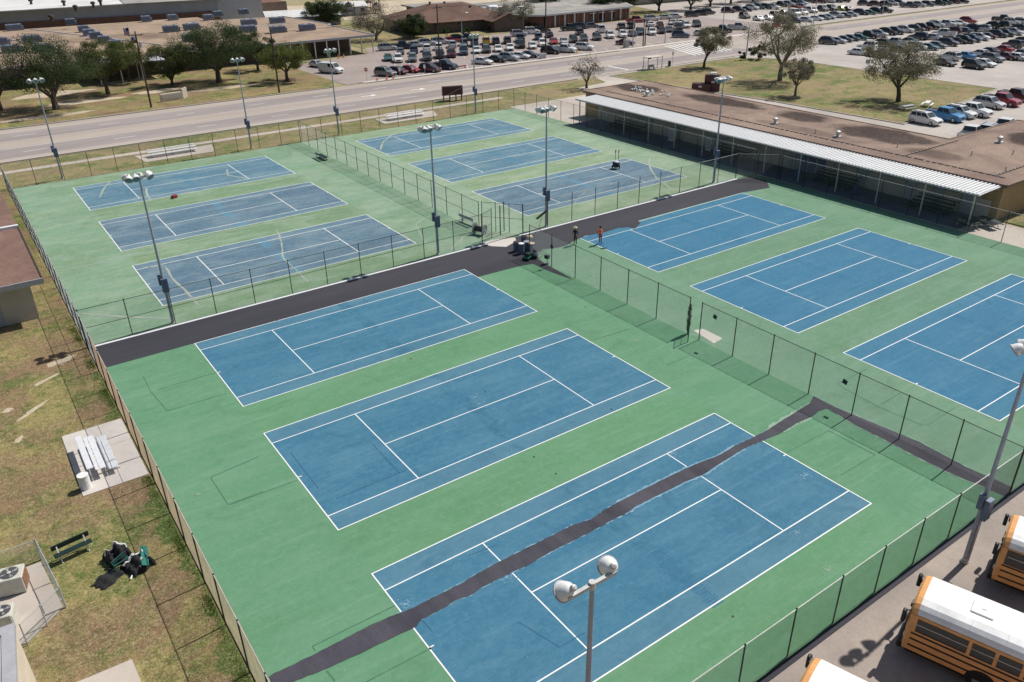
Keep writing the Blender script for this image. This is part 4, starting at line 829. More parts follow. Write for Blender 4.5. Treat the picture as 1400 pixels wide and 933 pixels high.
for k, s in enumerate((.55, .66, .78)):
    p = Vector(BW[1]).lerp(Vector(BW[3]), s); f = ob('window', MB().box(-1.2, 1.2, -.12, .05, .2, 2.6), 'glass_dark', bb, (p.x, p.y, 0)); ob('frame', MB().box(-1.3, 1.3, -.15, -.121, 2.6, 2.75), 'trim_white', f)
for (u, v) in ((680, 12), (672, 11), (708, 12)): x, y = G(u, v, 4); ob('roof_unit', MB().bbox(-1.5, 1.5, -1, 1, 0, .9, .05), 'aluminium', bb, (x, y, 3.75))
t = thing('grey_roof_block', 'low brick block with dark edged grey roof beside the hipped building', 'building', (158, 224, 0), R(-6)); ob('wall', MB().box(-26, -6, 8, 26, GZ, 3.6), 'brick_dark', t); ob('roof', MB().box(-27.5, -6.02, 6.5, 27, 3.6, 4.0), 'roof_grey', t); ob('fascia', MB().box(-27.6, -6.02, 6.3, 6.5, 3.5, 4.05), 'box_blue', t)
for k in range(6): ob('window', MB().box(-24+k*3, -22.4+k*3, 7.9, 7.998, 1, 2.4), 'glass_dark', t)
t = thing('beige_hall', 'tall windowless beige hall beyond the dark trees at top', 'building', (228, 232, 0), R(-4)); ob('wall', MB().box(-32, 46, 0, 30, GZ, 13), 'beige_wall', t); ob('roof', MB().box(-32.3, 46.3, -.3, 30.3, 13, 13.3), 'roof_grey', t)
for k in range(8): ob('wall_rib', MB().box(-30+k*10, -29.6+k*10, -.15, -.002, GZ, 12.8), 'trim_grey', t)

# ------------------------------------------------------------------ trees
def rv(s=1.0): return Vector((random.gauss(0, s), random.gauss(0, s), random.gauss(0, s)))
def tree(label, x, y, h, rad, leaf='leaf_oak', bark='bark', n=4200, low=0.32, lsz=0.165, trunk=None, dens=0.5, z=GZ, seed=1, name='oak_tree', clusters=46, cat='tree', flat=1.0, lean=(0, 0)):
    random.seed(seed); t = thing(name, label, cat, (x, y, z))
    tr = trunk or rad*.062; hb = h*low; rz = (h-hb)/2*flat; cz = h-rz
    fork = Vector((lean[0]*.4, lean[1]*.4, max(hb*.85, .5))); top = Vector((lean[0], lean[1], cz))
    mb = MB().tube([(0, 0, -.1), (.02*h*lean[0], .01*h, fork.z*.5), fork], [tr*1.35, tr*1.02, tr*.9], 8)
    C = []
    for k in range(clusters):
        while True:
            p = Vector((random.uniform(-1, 1), random.uniform(-1, 1), random.uniform(-1, 1))); l = p.length
            if .35 < l < 1 and random.random() < .25+l: break
        rr = random.uniform(.84, 1.10); p = Vector((p.x*rad*rr, p.y*rad*rr, p.z*rz*rr))
        if p.z < -.25*rz: p.z *= .75
        C.append(p+top)
    main = []
    for k in range(6):
        a = k*1.047+random.uniform(-.3, .3); e = top+Vector((math.cos(a)*rad*.5, math.sin(a)*rad*.5, random.uniform(-.25, .3)*rz)); m = fork.lerp(e, .5)+Vector((0, 0, -.05*h))+rv(.05*rad)
        mb.tube([fork-Vector((0, 0, .1*fork.z)), m, e], [tr*.62, tr*.42, tr*.22], 6); main.append(e)
    for c in C:
        e = min(main, key=lambda q: (q-c).length); m = e.lerp(c, .5)+rv(.04*rad); mb.tube([e, m, c], [tr*.2, tr*.13, tr*.05], 4, False)
    ob('trunk', mb, bark, t, fix=False)
    vs = []; fs = []; per = int(n*4.2)//clusters
    for c in C:
        cr = rad*random.choice((.16, .22, .28, .36))*(dens*.8+.6)
        for q in range(int(per*random.uniform(.6, 1.4))):
            d = rv(.5); d = d*min(1, 1.0/(d.length+.001)); d.z *= .75; p = c+d*cr
            if p.z < hb*.75: p.z = hb*.75+random.random()*.4
            a = rv(1).normalized(); b2 = a.cross(rv(1)).normalized(); s = lsz*random.uniform(.55, 1.35); o = len(vs)
            vs += [p-a*s*.62, p-b2*s*.36+a*s*.05, p+a*s*.62, p+b2*s*.36]; fs.append((o, o+1, o+2, o+3))
    ob('crown', MB().add(vs, fs), leaf, t, fix=False)
    return t
def T(u, v): return G(u, v, GZ)
def tp(label, u, v, h, r, **k): x, y = T(u, v); return tree(label, x, y, h, r, **k)
tp('large dark oak at the far left of the school lawn', 77, 150, 11.2, 7.4, leaf='leaf_dark', n=9000, seed=11, clusters=70, low=.22)
tp('greyish oak at the left edge, behind the large dark oak', 2, 152, 10.2, 5.0, leaf='leaf_grey', n=4200, seed=12, low=.25)
tp('medium oak with straight trunk, second from the left on the lawn', 148, 129, 9.6, 5.3, leaf='leaf_oak', n=6500, seed=13, clusters=56, low=.28)
tp('rounded oak behind the medium oak, near the flagpole', 178, 112, 7.6, 4.2, leaf='leaf_bright', n=3800, seed=14)
tp('low bushy oak beside the dark utility pole', 236, 116, 8.0, 4.3, leaf='leaf_oak', n=4800, seed=15, low=.12)
tp('largest oak on the school lawn with broad dark crown', 300, 113, 11.2, 7.8, leaf='leaf_dark', n=10000, seed=16, clusters=76, low=.26)
tp('small oak behind the right edge of the largest oak', 353, 96, 7.6, 4.0, leaf='leaf_dark', n=3600, seed=17)
tp('round bright green oak at the right end of the school lawn', 393, 111, 6.9, 5.0, leaf='leaf_bright', n=5200, seed=18, low=.32)
tp('dense dark green tree behind the flat roofed school wing', 447, 36, 8.6, 6.3, leaf='leaf_dark', n=6500, seed=19, low=.1, lsz=.24)
tp('wide grey leafless looking tree before the hipped roof', 515, 55, 8.6, 6.4, leaf='leaf_grey', n=3600, seed=20, low=.15, bark='bark_grey')
tp('dark rounded evergreen before the hipped roof', 566, 52, 6.0, 4.2, leaf='leaf_dark', n=5000, seed=21, low=.06, lsz=.24)
tp('thin leaved tree before the red brick classroom block', 703, 40, 7.6, 6.2, leaf='leaf_olive', n=3200, seed=22, low=.24, bark='bark_grey')
tp('small palm like shrub left in front of the hipped building', 611, 53, 2.8, 1.2, leaf='leaf_dark', n=700, seed=23, clusters=14, name='shrub', cat='shrub'); tp('small shrub right in front of the hipped building', 636, 50, 2.6, 1.3, leaf='leaf_dark', n=700, seed=24, clusters=14, low=.1, name='shrub', cat='shrub')
tp('bare twiggy tree at the left end of the awning', 802, 121, 6.0, 3.0, leaf='leaf_grey', n=420, seed=25, clusters=90, low=.22, lsz=.16, bark='bark', trunk=.20, dens=.2)
tp('single leaning oak on the lawn by the bus shelter', 962, 93, 7.9, 3.7, leaf='leaf_olive', n=3600, seed=26, low=.36, lean=(1.2, -.4))
tp('tall thin crowned oak on the east lawn', 1066, 111, 12.0, 6.0, leaf='leaf_olive', n=4600, seed=27, low=.30, clusters=70, bark='bark_grey')
tp('small grey twiggy tree in front of the tall east oak', 1087, 132, 6.4, 3.1, leaf='leaf_grey', n=1700, seed=28, low=.35, bark='bark_grey')
tp('spreading oak beside the picnic tables', 1228, 140, 9.6, 5.9, leaf='leaf_olive', n=4700, seed=29, low=.30, clusters=66, trunk=.34, lean=(-.6, .8))
tp('dark rounded bush near the road corner', 1037, 82, 3.4, 1.9, leaf='leaf_dark', n=1600, seed=30, clusters=20, low=.03, name='shrub', cat='shrub'); tp('clipped dark hedge bush left of the rounded bush', 1013, 83, 2.0, 1.0, leaf='leaf_dark', n=900, seed=31, clusters=14, low=.03, name='shrub', cat='shrub')
for i, (x, y, h, r, lf) in enumerate(((186, 212, 10, 6, 'leaf_dark'), (197, 214, 12, 6.5, 'leaf_dark'), (209, 211, 13, 6, 'leaf_oak'), (219, 206, 12, 6, 'leaf_dark'), (233, 210, 10, 6, 'leaf_oak'), (246, 212, 11, 6.5, 'leaf_dark'), (258, 212, 9, 5, 'leaf_oak'), (270, 216, 10, 6, 'leaf_dark'), (176, 232, 9, 6, 'leaf_dark'))):
    tree('%s tree before the beige hall, %s from the left' % ('dark' if lf == 'leaf_dark' else 'mid green', ORD[i]), x, y, h, r, leaf=lf, n=3600, seed=40+i, low=.14, lsz=.24)['group'] = 'trees before the beige hall'
for i, (u, v, h, r) in enumerate(((675, 42, 1.6, 2.2), (685, 41, 1.8, 2.4), (716, 39, 1.8, 2.4), (728, 38, 1.7, 2.2))):
    tp('low dark hedge by the brick block, %s from the left' % ORD[i], u, v, h, r, leaf='leaf_dark', n=1100, seed=60+i, clusters=16, low=.03, name='shrub', cat='shrub')

# ------------------------------------------------------------------ vehicles
def loft(mb, secs):
    n = len(secs[0]); vs = [p for s in secs for p in s]; fs = []
    for i in range(len(secs)-1):
        for k in range(n): fs.append((i*n+k, i*n+(k+1) % n, (i+1)*n+(k+1) % n, (i+1)*n+k))
    fs.append(tuple(range(n-1, -1, -1))); fs.append(tuple((len(secs)-1)*n+k for k in range(n))); mb.add(vs, fs)
CT = dict( # length width height belt  hood  cabin: rear-base rear-top front-top front-base ; wheel r
    sedan=dict(L=4.75, W=1.82, H=1.45, belt=.92, hood=.86, tail=.95, cr0=-1.75, cr1=-1.0, cf1=.35, cf0=1.15, wr=.33),
    hatchback=dict(L=4.25, W=1.78, H=1.52, belt=.95, hood=.9, tail=.98, cr0=-2.0, cr1=-1.55, cf1=.35, cf0=1.15, wr=.33),
    suv=dict(L=4.75, W=1.92, H=1.74, belt=1.08, hood=1.04, tail=1.1, cr0=-2.25, cr1=-1.9, cf1=.40, cf0=1.15, wr=.37),
    jeep=dict(L=4.35, W=1.88, H=1.88, belt=1.15, hood=1.12, tail=1.15, cr0=-2.05, cr1=-1.98, cf1=.45, cf0=.75, wr=.41),
    pickup=dict(L=5.75, W=2.0, H=1.92, belt=1.18, hood=1.14, tail=1.15, cr0=-.95, cr1=-.8, cf1=.75, cf0=1.4, wr=.41),
    van=dict(L=5.6, W=2.02, H=2.1, belt=1.2, hood=1.12, tail=1.25, cr0=-2.75, cr1=-2.68, cf1=1.1, cf0=1.75, wr=.36))
def shp(o, m):
    o.material_slots[0].link = 'OBJECT'; o.material_slots[0].material = MATS[m]
def make_car(kind):
    c = CT[kind]; L, W, H = c['L'], c['W'], c['H']; a = L/2; w2 = W/2
    t = thing('parked_car', 'x', 'car')
    def sec(x, hw, z0, z1, r=.12): return [(x, -hw+.06, z0), (x, -hw, z0+.12), (x, -hw, z1-r), (x, -hw+r*.8, z1), (x, hw-r*.8, z1), (x, hw, z1-r), (x, hw, z0+.12), (x, hw-.06, z0)]
    mb = MB(); tl, be, ho = c['tail'], c['belt'], c['hood']
    loft(mb, [sec(-a, w2*.86, .42, tl-.12), sec(-a+.12, w2*.95, .28, tl-.02), sec(-a+.6, w2, .24, tl), sec(c['cr0']+.3, w2, .24, be+.02), sec(c['cf0']-.25, w2, .24, be+.02), sec(c['cf0']+.1, w2, .24, ho+.03), sec(a-.55, w2*.98, .25, ho-.05), sec(a-.14, w2*.92, .28, ho-.2), sec(a, w2*.80, .40, ho-.33)])
    wb, wt = w2-.05, w2-.22
    B = [(c['cr0'], wb, be), (c['cf0'], wb, be)]; zr = H-.04
    vs = [(c['cr0'], -wb, be-.02), (c['cf0'], -wb, be-.02), (c['cf0'], wb, be-.02), (c['cr0'], wb, be-.02), (c['cr1'], -wt, zr), (c['cf1'], -wt, zr), (c['cf1'], wt, zr), (c['cr1'], wt, zr),
          (c['cr1']+.18, -wt+.16, H), (c['cf1']-.22, -wt+.16, H), (c['cf1']-.22, wt-.16, H), (c['cr1']+.18, wt-.16, H)]
    mb.add(vs, [(0, 1, 5, 4), (1, 2, 6, 5), (2, 3, 7, 6), (3, 0, 4, 7), (4, 5, 9, 8), (5, 6, 10, 9), (6, 7, 11, 10), (7, 4, 8, 11), (8, 9, 10, 11)])
    ob('body', mb, 'paint_white', t)
    def pane(name, q, u0, u1, v0, v1, m, off=.012):
        A, Bq, Cq, D = [Vector(p) for p in q]; n = (Bq-A).cross(D-A).normalized()
        def P(u, v): return A.lerp(Bq, u).lerp(D.lerp(Cq, u), v)+n*off
        return ob(name, MB().add([P(u0, v0), P(u1, v0), P(u1, v1), P(u0, v1)], [(0, 1, 2, 3)]), m, t, fix=False)
    pane('windscreen', (vs[1], vs[2], vs[6], vs[5]), .05, .95, .1, .96, 'windscreen'); pane('rear_window', (vs[3], vs[0], vs[4], vs[7]), .07, .93, .16, .92, 'glass_dark')
    spl = {'pickup': (.04, .46, .51, .95), 'van': (.62, .78, .80, .97), 'sedan': (.12, .48, .52, .93)}.get(kind, (.06, .34, .37, .62, .65, .94))
    for q in ((vs[0], vs[1], vs[5], vs[4]), (vs[2], vs[3], vs[7], vs[6])):
        for k in range(0, len(spl), 2):
            u0, u1 = spl[k], spl[k+1]
            if q[0][1] > 0: u0, u1 = 1-u1, 1-u0
            pane('side_window', q, u0, u1, .16, .92, 'glass_dark')
    wm = MB().lathe([(c['wr']*.62, -.11), (c['wr'], -.09), (c['wr'], .09), (c['wr']*.62, .11)], 14, (0, 0, 0), (0, 1, 0)).mesh('wheel', 'tyre', False, True)
    rm = MB().lathe([(c['wr']*.58, -.115), (c['wr']*.6, 0), (c['wr']*.58, .115)], 12, (0, 0, 0), (0, 1, 0)).mesh('rim', 'rim', False, True)
    for sx in (a-.92, -a+.95):
        for sy in (-1, 1):
            wh = link('wheel', wm, t, (sx, sy*(w2-.10), c['wr'])); link('rim', rm, wh, (0, 0, 0))
    hz = ho-.40
    for s in (-1, 1):
        ob('headlight', MB().box(a-.20, a-.06, s*w2*.68-.2, s*w2*.68+.2, hz, hz+.16), 'headlamp', t); ob('tail_light', MB().box(-a+.0, -a+.10, s*w2*.72-.13, s*w2*.72+.13, tl-.36, tl-.12), 'tail_red', t)
    ob('grille', MB().box(a-.06, a+.012, -w2*.42, w2*.42, hz-.16, hz+.1), 'black', t)
    if kind == 'pickup':
        ob('cargo_bed', MB().box(-a+.12, c['cr0']-.12, -w2+.14, w2-.14, tl-.02, tl+.035), 'black', t)
        ob('tailgate', MB().box(-a-.02, -a+.1, -w2*.8, w2*.8, tl-.42, tl+.05), 'paint_white', t); mb = MB()
        for s in (-1, 1): mb.box(-a+.1, c['cr0']-.05, s*(w2-.1)-.05, s*(w2-.1)+.05, tl-.02, tl+.12)
        ob('bed_rail', mb, 'paint_white', t)
    if kind in ('suv', 'jeep'):
        for s in (-1, 1): ob('roof_rail', MB().box(c['cr1']+.3, c['cf1']-.3, s*(wt-.12)-.02, s*(wt-.12)+.02, H-.02, H+.06), 'black', t)
    for s in (-1, 1): ob('wing_mirror', MB().bbox(c['cf0']-.45, c['cf0']-.3, s*(w2+.06)-.1, s*(w2+.06)+.1, be+.02, be+.18, .02), 'black', t)
    return t
CARP = {}
def car(u, v, kind, colr, hd, label, group, z=None):
    zz = GZ-0.012 if z is None else z
    x, y = G(u, v, 0.35)
    t = copy_tree(CARP[kind]) if kind in CARP else CARP.setdefault(kind, make_car(kind))
    t.location = (x, y, zz); t.rotation_euler = (0, 0, R(hd+random.uniform(-2, 2))); t['label'] = label; t['group'] = group
    t.name = {'pickup': 'pickup_truck', 'van': 'parked_van'}.get(kind, 'parked_car'); t['category'] = {'pickup': 'pickup', 'van': 'van'}.get(kind, 'car')
    for ch in t.children:
        if ch.name.split('.')[0] in ('body', 'tailgate', 'bed_rail'): shp(ch, 'paint_'+colr.replace(' ', '_'))
    return t
KD = dict(s='sedan', u='suv', h='hatchback', p='pickup', v='van', j='jeep'); CD = dict(w='white', s='silver', g='grey', d='dark grey', b='black', n='navy', l='slate blue', B='bright blue', t='teal', r='red', m='maroon', y='yellow', L='lime green', G='dark green')
def row(desc, group, hd, spec):
    cars = sorted(spec.split(), key=lambda q: float(q.split(',')[0]))
    for i, c in enumerate(cars):
        u, v, k = c.split(','); kind, colr = KD[k[0]], CD[k[1]]
        h = hd(float(u)) if callable(hd) else hd
        car(float(u), float(v), kind, colr, h, '%s %s, %s from the left %s' % (colr, kind, ORD[i], desc), group)
random.seed(5)
row('in the school kerbside row', 'kerbside row of the school car park', lambda u: -66+(u-527)*.03,
    '527,101,ug 544,98.5,hm 560,96,sr 588,95.5,um 608,91.5,pn 659.5,85,sw 679,82,sb 696,80,us 711,77.5,sw 723,76,sn 753,71,ub 772,69,pw 799,66,uw 855,59,sm 931,49,ul 959,46.5,hw 970,43.5,sn 987,42,pb 1008.5,38.5,ps')
row('in the school front middle row', 'front middle row of the school car park', lambda u: -117-(u-530)*.02,
    '530.6,80,st 544.4,82,uw 564,81.3,ug 584,79.4,pd 601.6,76.3,pb 617,75,pm 634,71.8,vl 651.7,69.8,sw 665,69.3,ud 681,67.8,sw 697,65.9,sw 711.4,62.6,pb 728,64,hw 741.6,60.7,uw 757,57.5,sr 771,57.5,ss 784,55.6,ub 798,54.3,ud 816,52.4,ud 834,49.8,uw 851,48.5,uw 864.4,47.2,sn 875,45.3,ul 891,45.3,uw 904,43.4,ub 915,41.4,sd 927,39,pb 938,35.8,uw 952.5,34.5,ub')
row('in the school back middle row', 'back middle row of the school car park', lambda u: 63-(u-530)*.02,
    '547.6,71.5,sg 566,70,ul 583.6,67.6,uw 599.7,65.8,uw 618.3,62.6,us 634,60,ud 648.5,60.6,pl 664.6,58,jy 677.4,58,un 693.4,57,ud 711,54.8,pn 736,51.8,ul 751,48.6,sn 792,45.4,ud 822,42,pw 849,38,ud 862.4,36.7,un 889,34,sw 902,34.6,sm 919,31.4,ss 929,31.2,sw')
row('in the row beside the classroom lawn', 'row beside the classroom lawn', -22,
    '529.6,66.5,us 549.5,64.6,pn 567,62,ss 583.6,60,us 601.6,58.2,us 616.4,55.8,sr 627,54.4,ub 639,53.6,pb 709.5,47.5,us 727.5,44.4,jw 741,42.5,ub 780,40,pG 794,37.5,ud 808,36,sl 869,29,pr 891,26.5,uw 908.7,24.5,ss 923,23.2,ss 946,21.3,ud 959,19.5,ub 968,18,ud')
row('in the corner lot front row', 'front row of the corner car park', -70,
    '1068,30,jb 1085,29,un 1101,28,ss 1115,26.3,sw 1125,25,sg 1132,24,ss 1143,22.4,us 1154.5,22,sd 1163,20.5,ss 1177,18.5,un 1188,18,st 1198,16.5,ub 1208,15.5,pd')
row('in the corner lot second row', 'second row of the corner car park', -110,
    '1018,23.3,ub 1037,26.3,sw 1051,25.3,sw 1060,22,ud 1073,18,sn 1086,19.5,vw 1097,18.3,uw 1110,15.5,us 1125,13.6,un 1137,12.6,uG 1151,12.6,sL 1160,13.4,sm')
row('in the corner lot third row', 'third row of the corner car park', -70,
    '996,15.6,um 1010,14.6,ud 1020,13.6,sn 1028,11.7,uw 1037,10.8,ut 1047,10.7,ud 1057,11,uw 1066,7.7,pb 1078,6.8,us 1088,11.5,sr 1096,10.6,us 1087,5.6,ud 1095,5.5,us')
row('in the corner lot rearmost row', 'rearmost row of the corner car park', -70,
    '1106,2.2,ud 1121,2.8,um 1133,2.2,us 1143,1.8,ud 1154,1.4,ub 1182,5.8,ud 1197,6.8,um 1211,7,ud 1219,5.6,uw 1229,5.4,ul 1243,8.6,pd 1256,8,us 1268,7,ud 1282,5.6,pG 1292,4.8,ud 1303,3.6,um 1315,2.8,ub')
row('in the east lot roadside row', 'roadside row of the east car park', -72,
    '1133,58,ud 1144,56.6,ss 1153,54.8,sd 1162,53.3,sd 1174,52.2,st 1185,50,pb 1201,48.3,us 1213,45.6,ub 1221,44.5,pd 1236.5,42.4,uw 1251.5,41.4,ud 1261,39.5,um 1270,38,pb 1280,35,uw 1292,34.8,ps 1302,33.4,sw 1311,32.8,sw 1323,30,ur 1371,27.6,pb 1383,31.4,uw 1396,31.4,us')
row('in the east lot front middle row', 'front middle row of the east car park', -80,
    '1174,72.4,sw 1205,75.6,pm 1230,68.6,sn 1244,67.6,ss 1253.6,65.4,uw 1269,65.6,st 1280,63,sg 1296,60.2,ud 1308,57,sd 1318.6,56.5,ub 1328,54.8,ul 1339,52.8,uw 1349.6,50.4,sm 1363.6,48.6,ud 1374,47.5,ud 1385,45.6,us')
row('in the east lot back middle row', 'back middle row of the east car park', 100,
    '1185,65.3,jw 1202,61,ub 1223.6,60,ps 1240,57,sn 1255,51.8,un 1273.6,51.8,ss 1290.7,47.4,ps 1301,44,um 1316,43,sl 1325,40.2,un 1341,40.7,us 1353,36.5,ub 1368,36,uG 1388,40.2,ud')
row('in the east lot near row', 'near double row of the east car park', -98,
    '1291.7,86.8,sb 1331.6,90.8,ub 1345.7,87.8,sw 1357,81.6,ug 1377.5,78.6,sm 1392,79.6,sw 1403,77,us')
row('in the row behind the near row', 'far side of the near double row', 82,
    '1298,79.5,us 1318.6,77.2,sB 1340,74.2,ss 1351.8,71,sn 1371,68.2,sr 1385,62.4,ud 1394,58.5,ub')
row('in the short row behind the gravel roof', 'short row behind the gravel roof', -92,
    '1264.7,165.4,uw 1291.7,160.2,pB 1312,156.4,uw 1329,153.8,pw 1352,143.6,us 1369,139.7,pr 1389,133.5,pm')
row('parked right behind the gravel roof edge', 'vehicles right behind the gravel roof edge', 10, '1326,186,pw 1352,181,us 1372,176,pw')
car(453, 97, 'van', 'white', -62, 'white work van at the entrance of the school car park', 'single vehicles'); car(434, 89, 'sedan', 'silver', -80, 'silver sedan half hidden behind the white work van', 'single vehicles')

# school buses
def bus(label, x, y, dark=False):
    t = thing('school_bus', label, 'bus', (x, y, GZ+.01), math.atan2(.957, -.29), 'parked school buses')   # local +X = forwards, towards the fence
    L, W = 11.6, 2.44; w2 = W/2
    def sec(xx, hw, z0, z1): return [(xx, -hw, z0), (xx, -hw, z1), (xx, hw, z1), (xx, hw, z0)]
    ob('body', MB().bbox(-L, -.02, -w2, w2, .55, 2.46, .06), 'bus_yellow', t)
    # white roof: arched
    mb = MB(); secs = []
    arc = [(-1.0, 0), (-.985, .12), (-.93, .26), (-.80, .40), (-.55, .50), (-.25, .545), (0, .555), (.25, .545), (.55, .50), (.80, .40), (.93, .26), (.985, .12), (1.0, 0)]
    for xx, f, dz in ((-L, .95, -.06), (-L+.2, 1, 0), (-.30, 1, 0)): secs.append([(xx, q*(w2-.015)*f, 2.46+z+(dz if z > .1 else 0)) for q, z in arc])
    loft(mb, secs); ob('roof', mb, 'bus_white', t)
    mb = MB(); secs = []
    for xx, f, dz in ((-.299, 1, 0), (-.10, .985, -.05), (-.01, .95, -.16)): secs.append([(xx, q*(w2-.015)*f, 2.46+z+(dz if z > .1 else 0)) for q, z in arc])
    loft(mb, secs); ob('front_cap', mb, 'bus_yellow', t)
    for xx in (-2.35, -7.2): h = ob('roof_hatch', MB().bbox(xx-.42, xx+.42, -.38, .38, 3.005, 3.06, .04), 'bus_white', t); ob('hatch_handle', MB().box(xx-.1, xx+.06, -.02, .02, 3.06, 3.075), 'trim_grey', h)
    for k in range(9): ob('roof_seam', MB().tube([(-.9-k*1.25, q*(w2-.012), 2.463+z) for q, z in arc], .008, 4), 'trim_white', t)
    for s in (-1, 1):
        for k in range(11):
            x0 = -1.32-k*.93 if k else -1.45; x1 = x0+(.80 if k else 1.08)
            f = ob('window', MB().box(x0, x1, s*w2-.03 if s > 0 else s*w2-.012, s*w2+.012 if s > 0 else s*w2+.03, 1.62, 2.30), 'glass_dark', t)
            yy = s*(w2+.013); ob('sash_bar', MB().box(x0, x1, yy-.007, yy+.007, 1.99, 2.012), 'bus_white', f)
            if k == 4: ob('exit_frame', MB().box(x0-.04, x1+.04, yy-.006, yy+.008, 2.30, 2.34).box(x0-.04, x0, yy-.006, yy+.008, 1.6, 2.30).box(x1, x1+.04, yy-.006, yy+.008, 1.6, 2.30), 'bus_yellow', f)
        if dark: ob('window_band', MB().box(-L+.6, -.3, s*(w2+.004)-.006, s*(w2+.004)+.006, 1.56, 2.38), 'glass_dark', t)
        for z in (1.48, 1.18, .82): ob('rub_rail', MB().box(-L+.1, -.25, s*(w2+.013)-.014, s*(w2+.013)+.014, z-.035, z+.035), 'black', t)
        ob('drip_rail', MB().box(-L+.1, -.3, s*(w2+.01)-.012, s*(w2+.01)+.012, 2.42, 2.455), 'bus_yellow', t)
        for xx in (-3.0, -9.2):
            wh = ob('wheel', MB().lathe([(.3, -.14), (.5, -.12), (.5, .12), (.3, .14)], 18, (0, 0, 0), (0, 1, 0)), 'tyre', t, (xx, s*(w2-.16), .5)); ob('rim', MB().lathe([(.27, -.145), (.28, .145)], 12, (0, 0, 0), (0, 1, 0)), 'rim', wh)
            ob('wheel_arch', MB().add([(.56*math.cos(q*.2244), yq, .52*math.sin(q*.2244)) for yq in (-.02, .02) for q in range(15)], [tuple(range(15)), tuple(range(29, 14, -1))]+[(q, q+1, q+16, q+15) for q in range(14)]), 'black', t, (xx, s*(w2-.012), .555))
        ob('mirror', MB().bar((-.06, s*(w2-.12), 2.5), (.16, s*(w2-.02), 2.45), .04, .04).bbox(.08, .24, s*(w2+.0)-.14, s*(w2+.0)+.14, 1.95, 2.52, .05), 'black', t)
        ob('headlight', MB().lathe([(.11, 0), (.12, .04), (.06, .06)], 12, (-.03, s*.86, .95), (1, 0, 0)), 'headlamp', t); ob('warning_lamp', MB().box(-.02, .05, s*.82-.13, s*.82+.13, 2.52, 2.72), 'black', t)
        txt = bpy.data.curves.new('lettering', 'FONT'); txt.body = 'FLOUR BLUFF'; txt.size = .34; txt.extrude = .004; txt.space_character = 1.1
        o = link('lettering', txt, t, (-4.15 if s > 0 else -7.0, s*(w2+.016), .93)); o.rotation_euler = (R(90), 0, R(180) if s > 0 else 0)
        dg = bpy.context.evaluated_depsgraph_get(); me = bpy.data.meshes.new_from_object(o.evaluated_get(dg)); me.materials.clear(); me.materials.append(MATS['black']); mw = o.location.copy(); re = o.rotation_euler.copy(); bpy.data.objects.remove(o)
        lt = link('lettering', me, t, mw); lt.rotation_euler = re
    ob('windscreen', MB().add([(.0, -w2+.12, 1.35), (.0, w2-.12, 1.35), (-.0, w2-.16, 2.42), (-.0, -w2+.16, 2.42)], [(0, 1, 2, 3)]), 'glass_dark', t, fix=False); ob('windscreen_pillar', MB().box(-.01, .02, -.03, .03, 1.35, 2.42), 'black', t)
    ob('bumper', MB().bbox(-.05, .16, -w2+.02, w2-.02, .45, .72, .03), 'black', t); ob('skirt', MB().box(-L+.2, -.2, -w2+.06, w2-.06, .38, .56), 'black', t)
    ob('rear_door', MB().box(-L-.02, -L+.02, -.55, .55, .8, 2.4), 'bus_yellow', t)
    return t
bus('school bus in the middle of the yard, white roof with square hatch', 27.72, 10.70); bus('school bus cut off at the bottom edge, left of the others', 20.30, 10.80); bus('school bus at the right edge with one dark window band', 34.62, 10.50, True)
# ------------------------------------------------------------------ utility poles, signs, street furniture
def util_pole(label, u, v, h, arm=True, mat='wood_dark', r=.15, name='utility_pole', xf=False):
    x, y = T(u, v); t = thing(name, label, 'pole', (x, y, GZ-.02))
    ob('pole', MB().tube([(0, 0, -.1), (0, 0, h*.5), (0, 0, h)], [r*1.15, r, r*.75], 8), mat, t)
    if arm: ob('crossarm', MB().bar((-1.2, -.14, h-.6), (1.2, .0, h-.6), .1, .12), mat, t)
    if arm:
        for q in (-1.05, 0, 1.05): ob('insulator', MB().lathe([(.03, 0), (.06, .06), (.04, .14), (.05, .18)], 8), 'trim_grey', t, (q, -.07, h-.54))
    if xf: ob('transformer', MB().lathe([(.1, 0), (.24, .03), (.24, .8), (.2, .86), (.06, .95)], 12), 'trim_grey', t, (.45, 0, h-2.6))
    return (x, y, h)
UPS = [util_pole('leaning dark utility pole by the flag, left roadside', 207, 147, 12.4, True, xf=True), util_pole('dark utility pole in front of the bright green oak', 382, 127, 11.0), util_pole('tall dark utility pole among the parked cars', 602, 98, 13.0), util_pole('thin tall pole before the red brick block', 746, 79, 14.5)]
mb = MB()
for a, b2 in zip(UPS, UPS[1:]):
    for q in (-1.05, 0, 1.05): mb.tube([(a[0]+q+(b2[0]-a[0])*s/10, a[1]-.07+(b2[1]-a[1])*s/10, GZ+a[2]-.35+(b2[2]-a[2])*s/10-4*.9*(s/10)*(1-s/10)) for s in range(11)], .012, 3, False)
ob('power_line', mb, 'black', None, label='thin dark power lines strung between the roadside poles', category='power line')
util_pole('grey steel post at the street corner beside the bush', 1020, 77, 6.2, False, 'pole_grey', .14); util_pole('wooden pole left of the pair by the crossing', 879, 63.5, 5.6, False, 'wood_dark', .13); util_pole('wooden pole right of the pair by the crossing', 881.6, 63, 5.6, False, 'wood_dark', .13)
def lot_light(label, u, v, h):
    x, y = T(u, v); t = thing('lamp_post', label, 'lamp post', (x, y, GZ)); ob('post', MB().tube([(0, 0, 0), (0, 0, h)], [.11, .07], 8), 'pole_grey', t); ob('arm', MB().bar((-.1, 0, h), (1.3, 0, h+.1), .07, .07), 'pole_grey', t); ob('lamp_head', MB().bbox(1.2, 1.95, -.18, .18, h-.02, h+.16, .04), 'lamp_white', t)
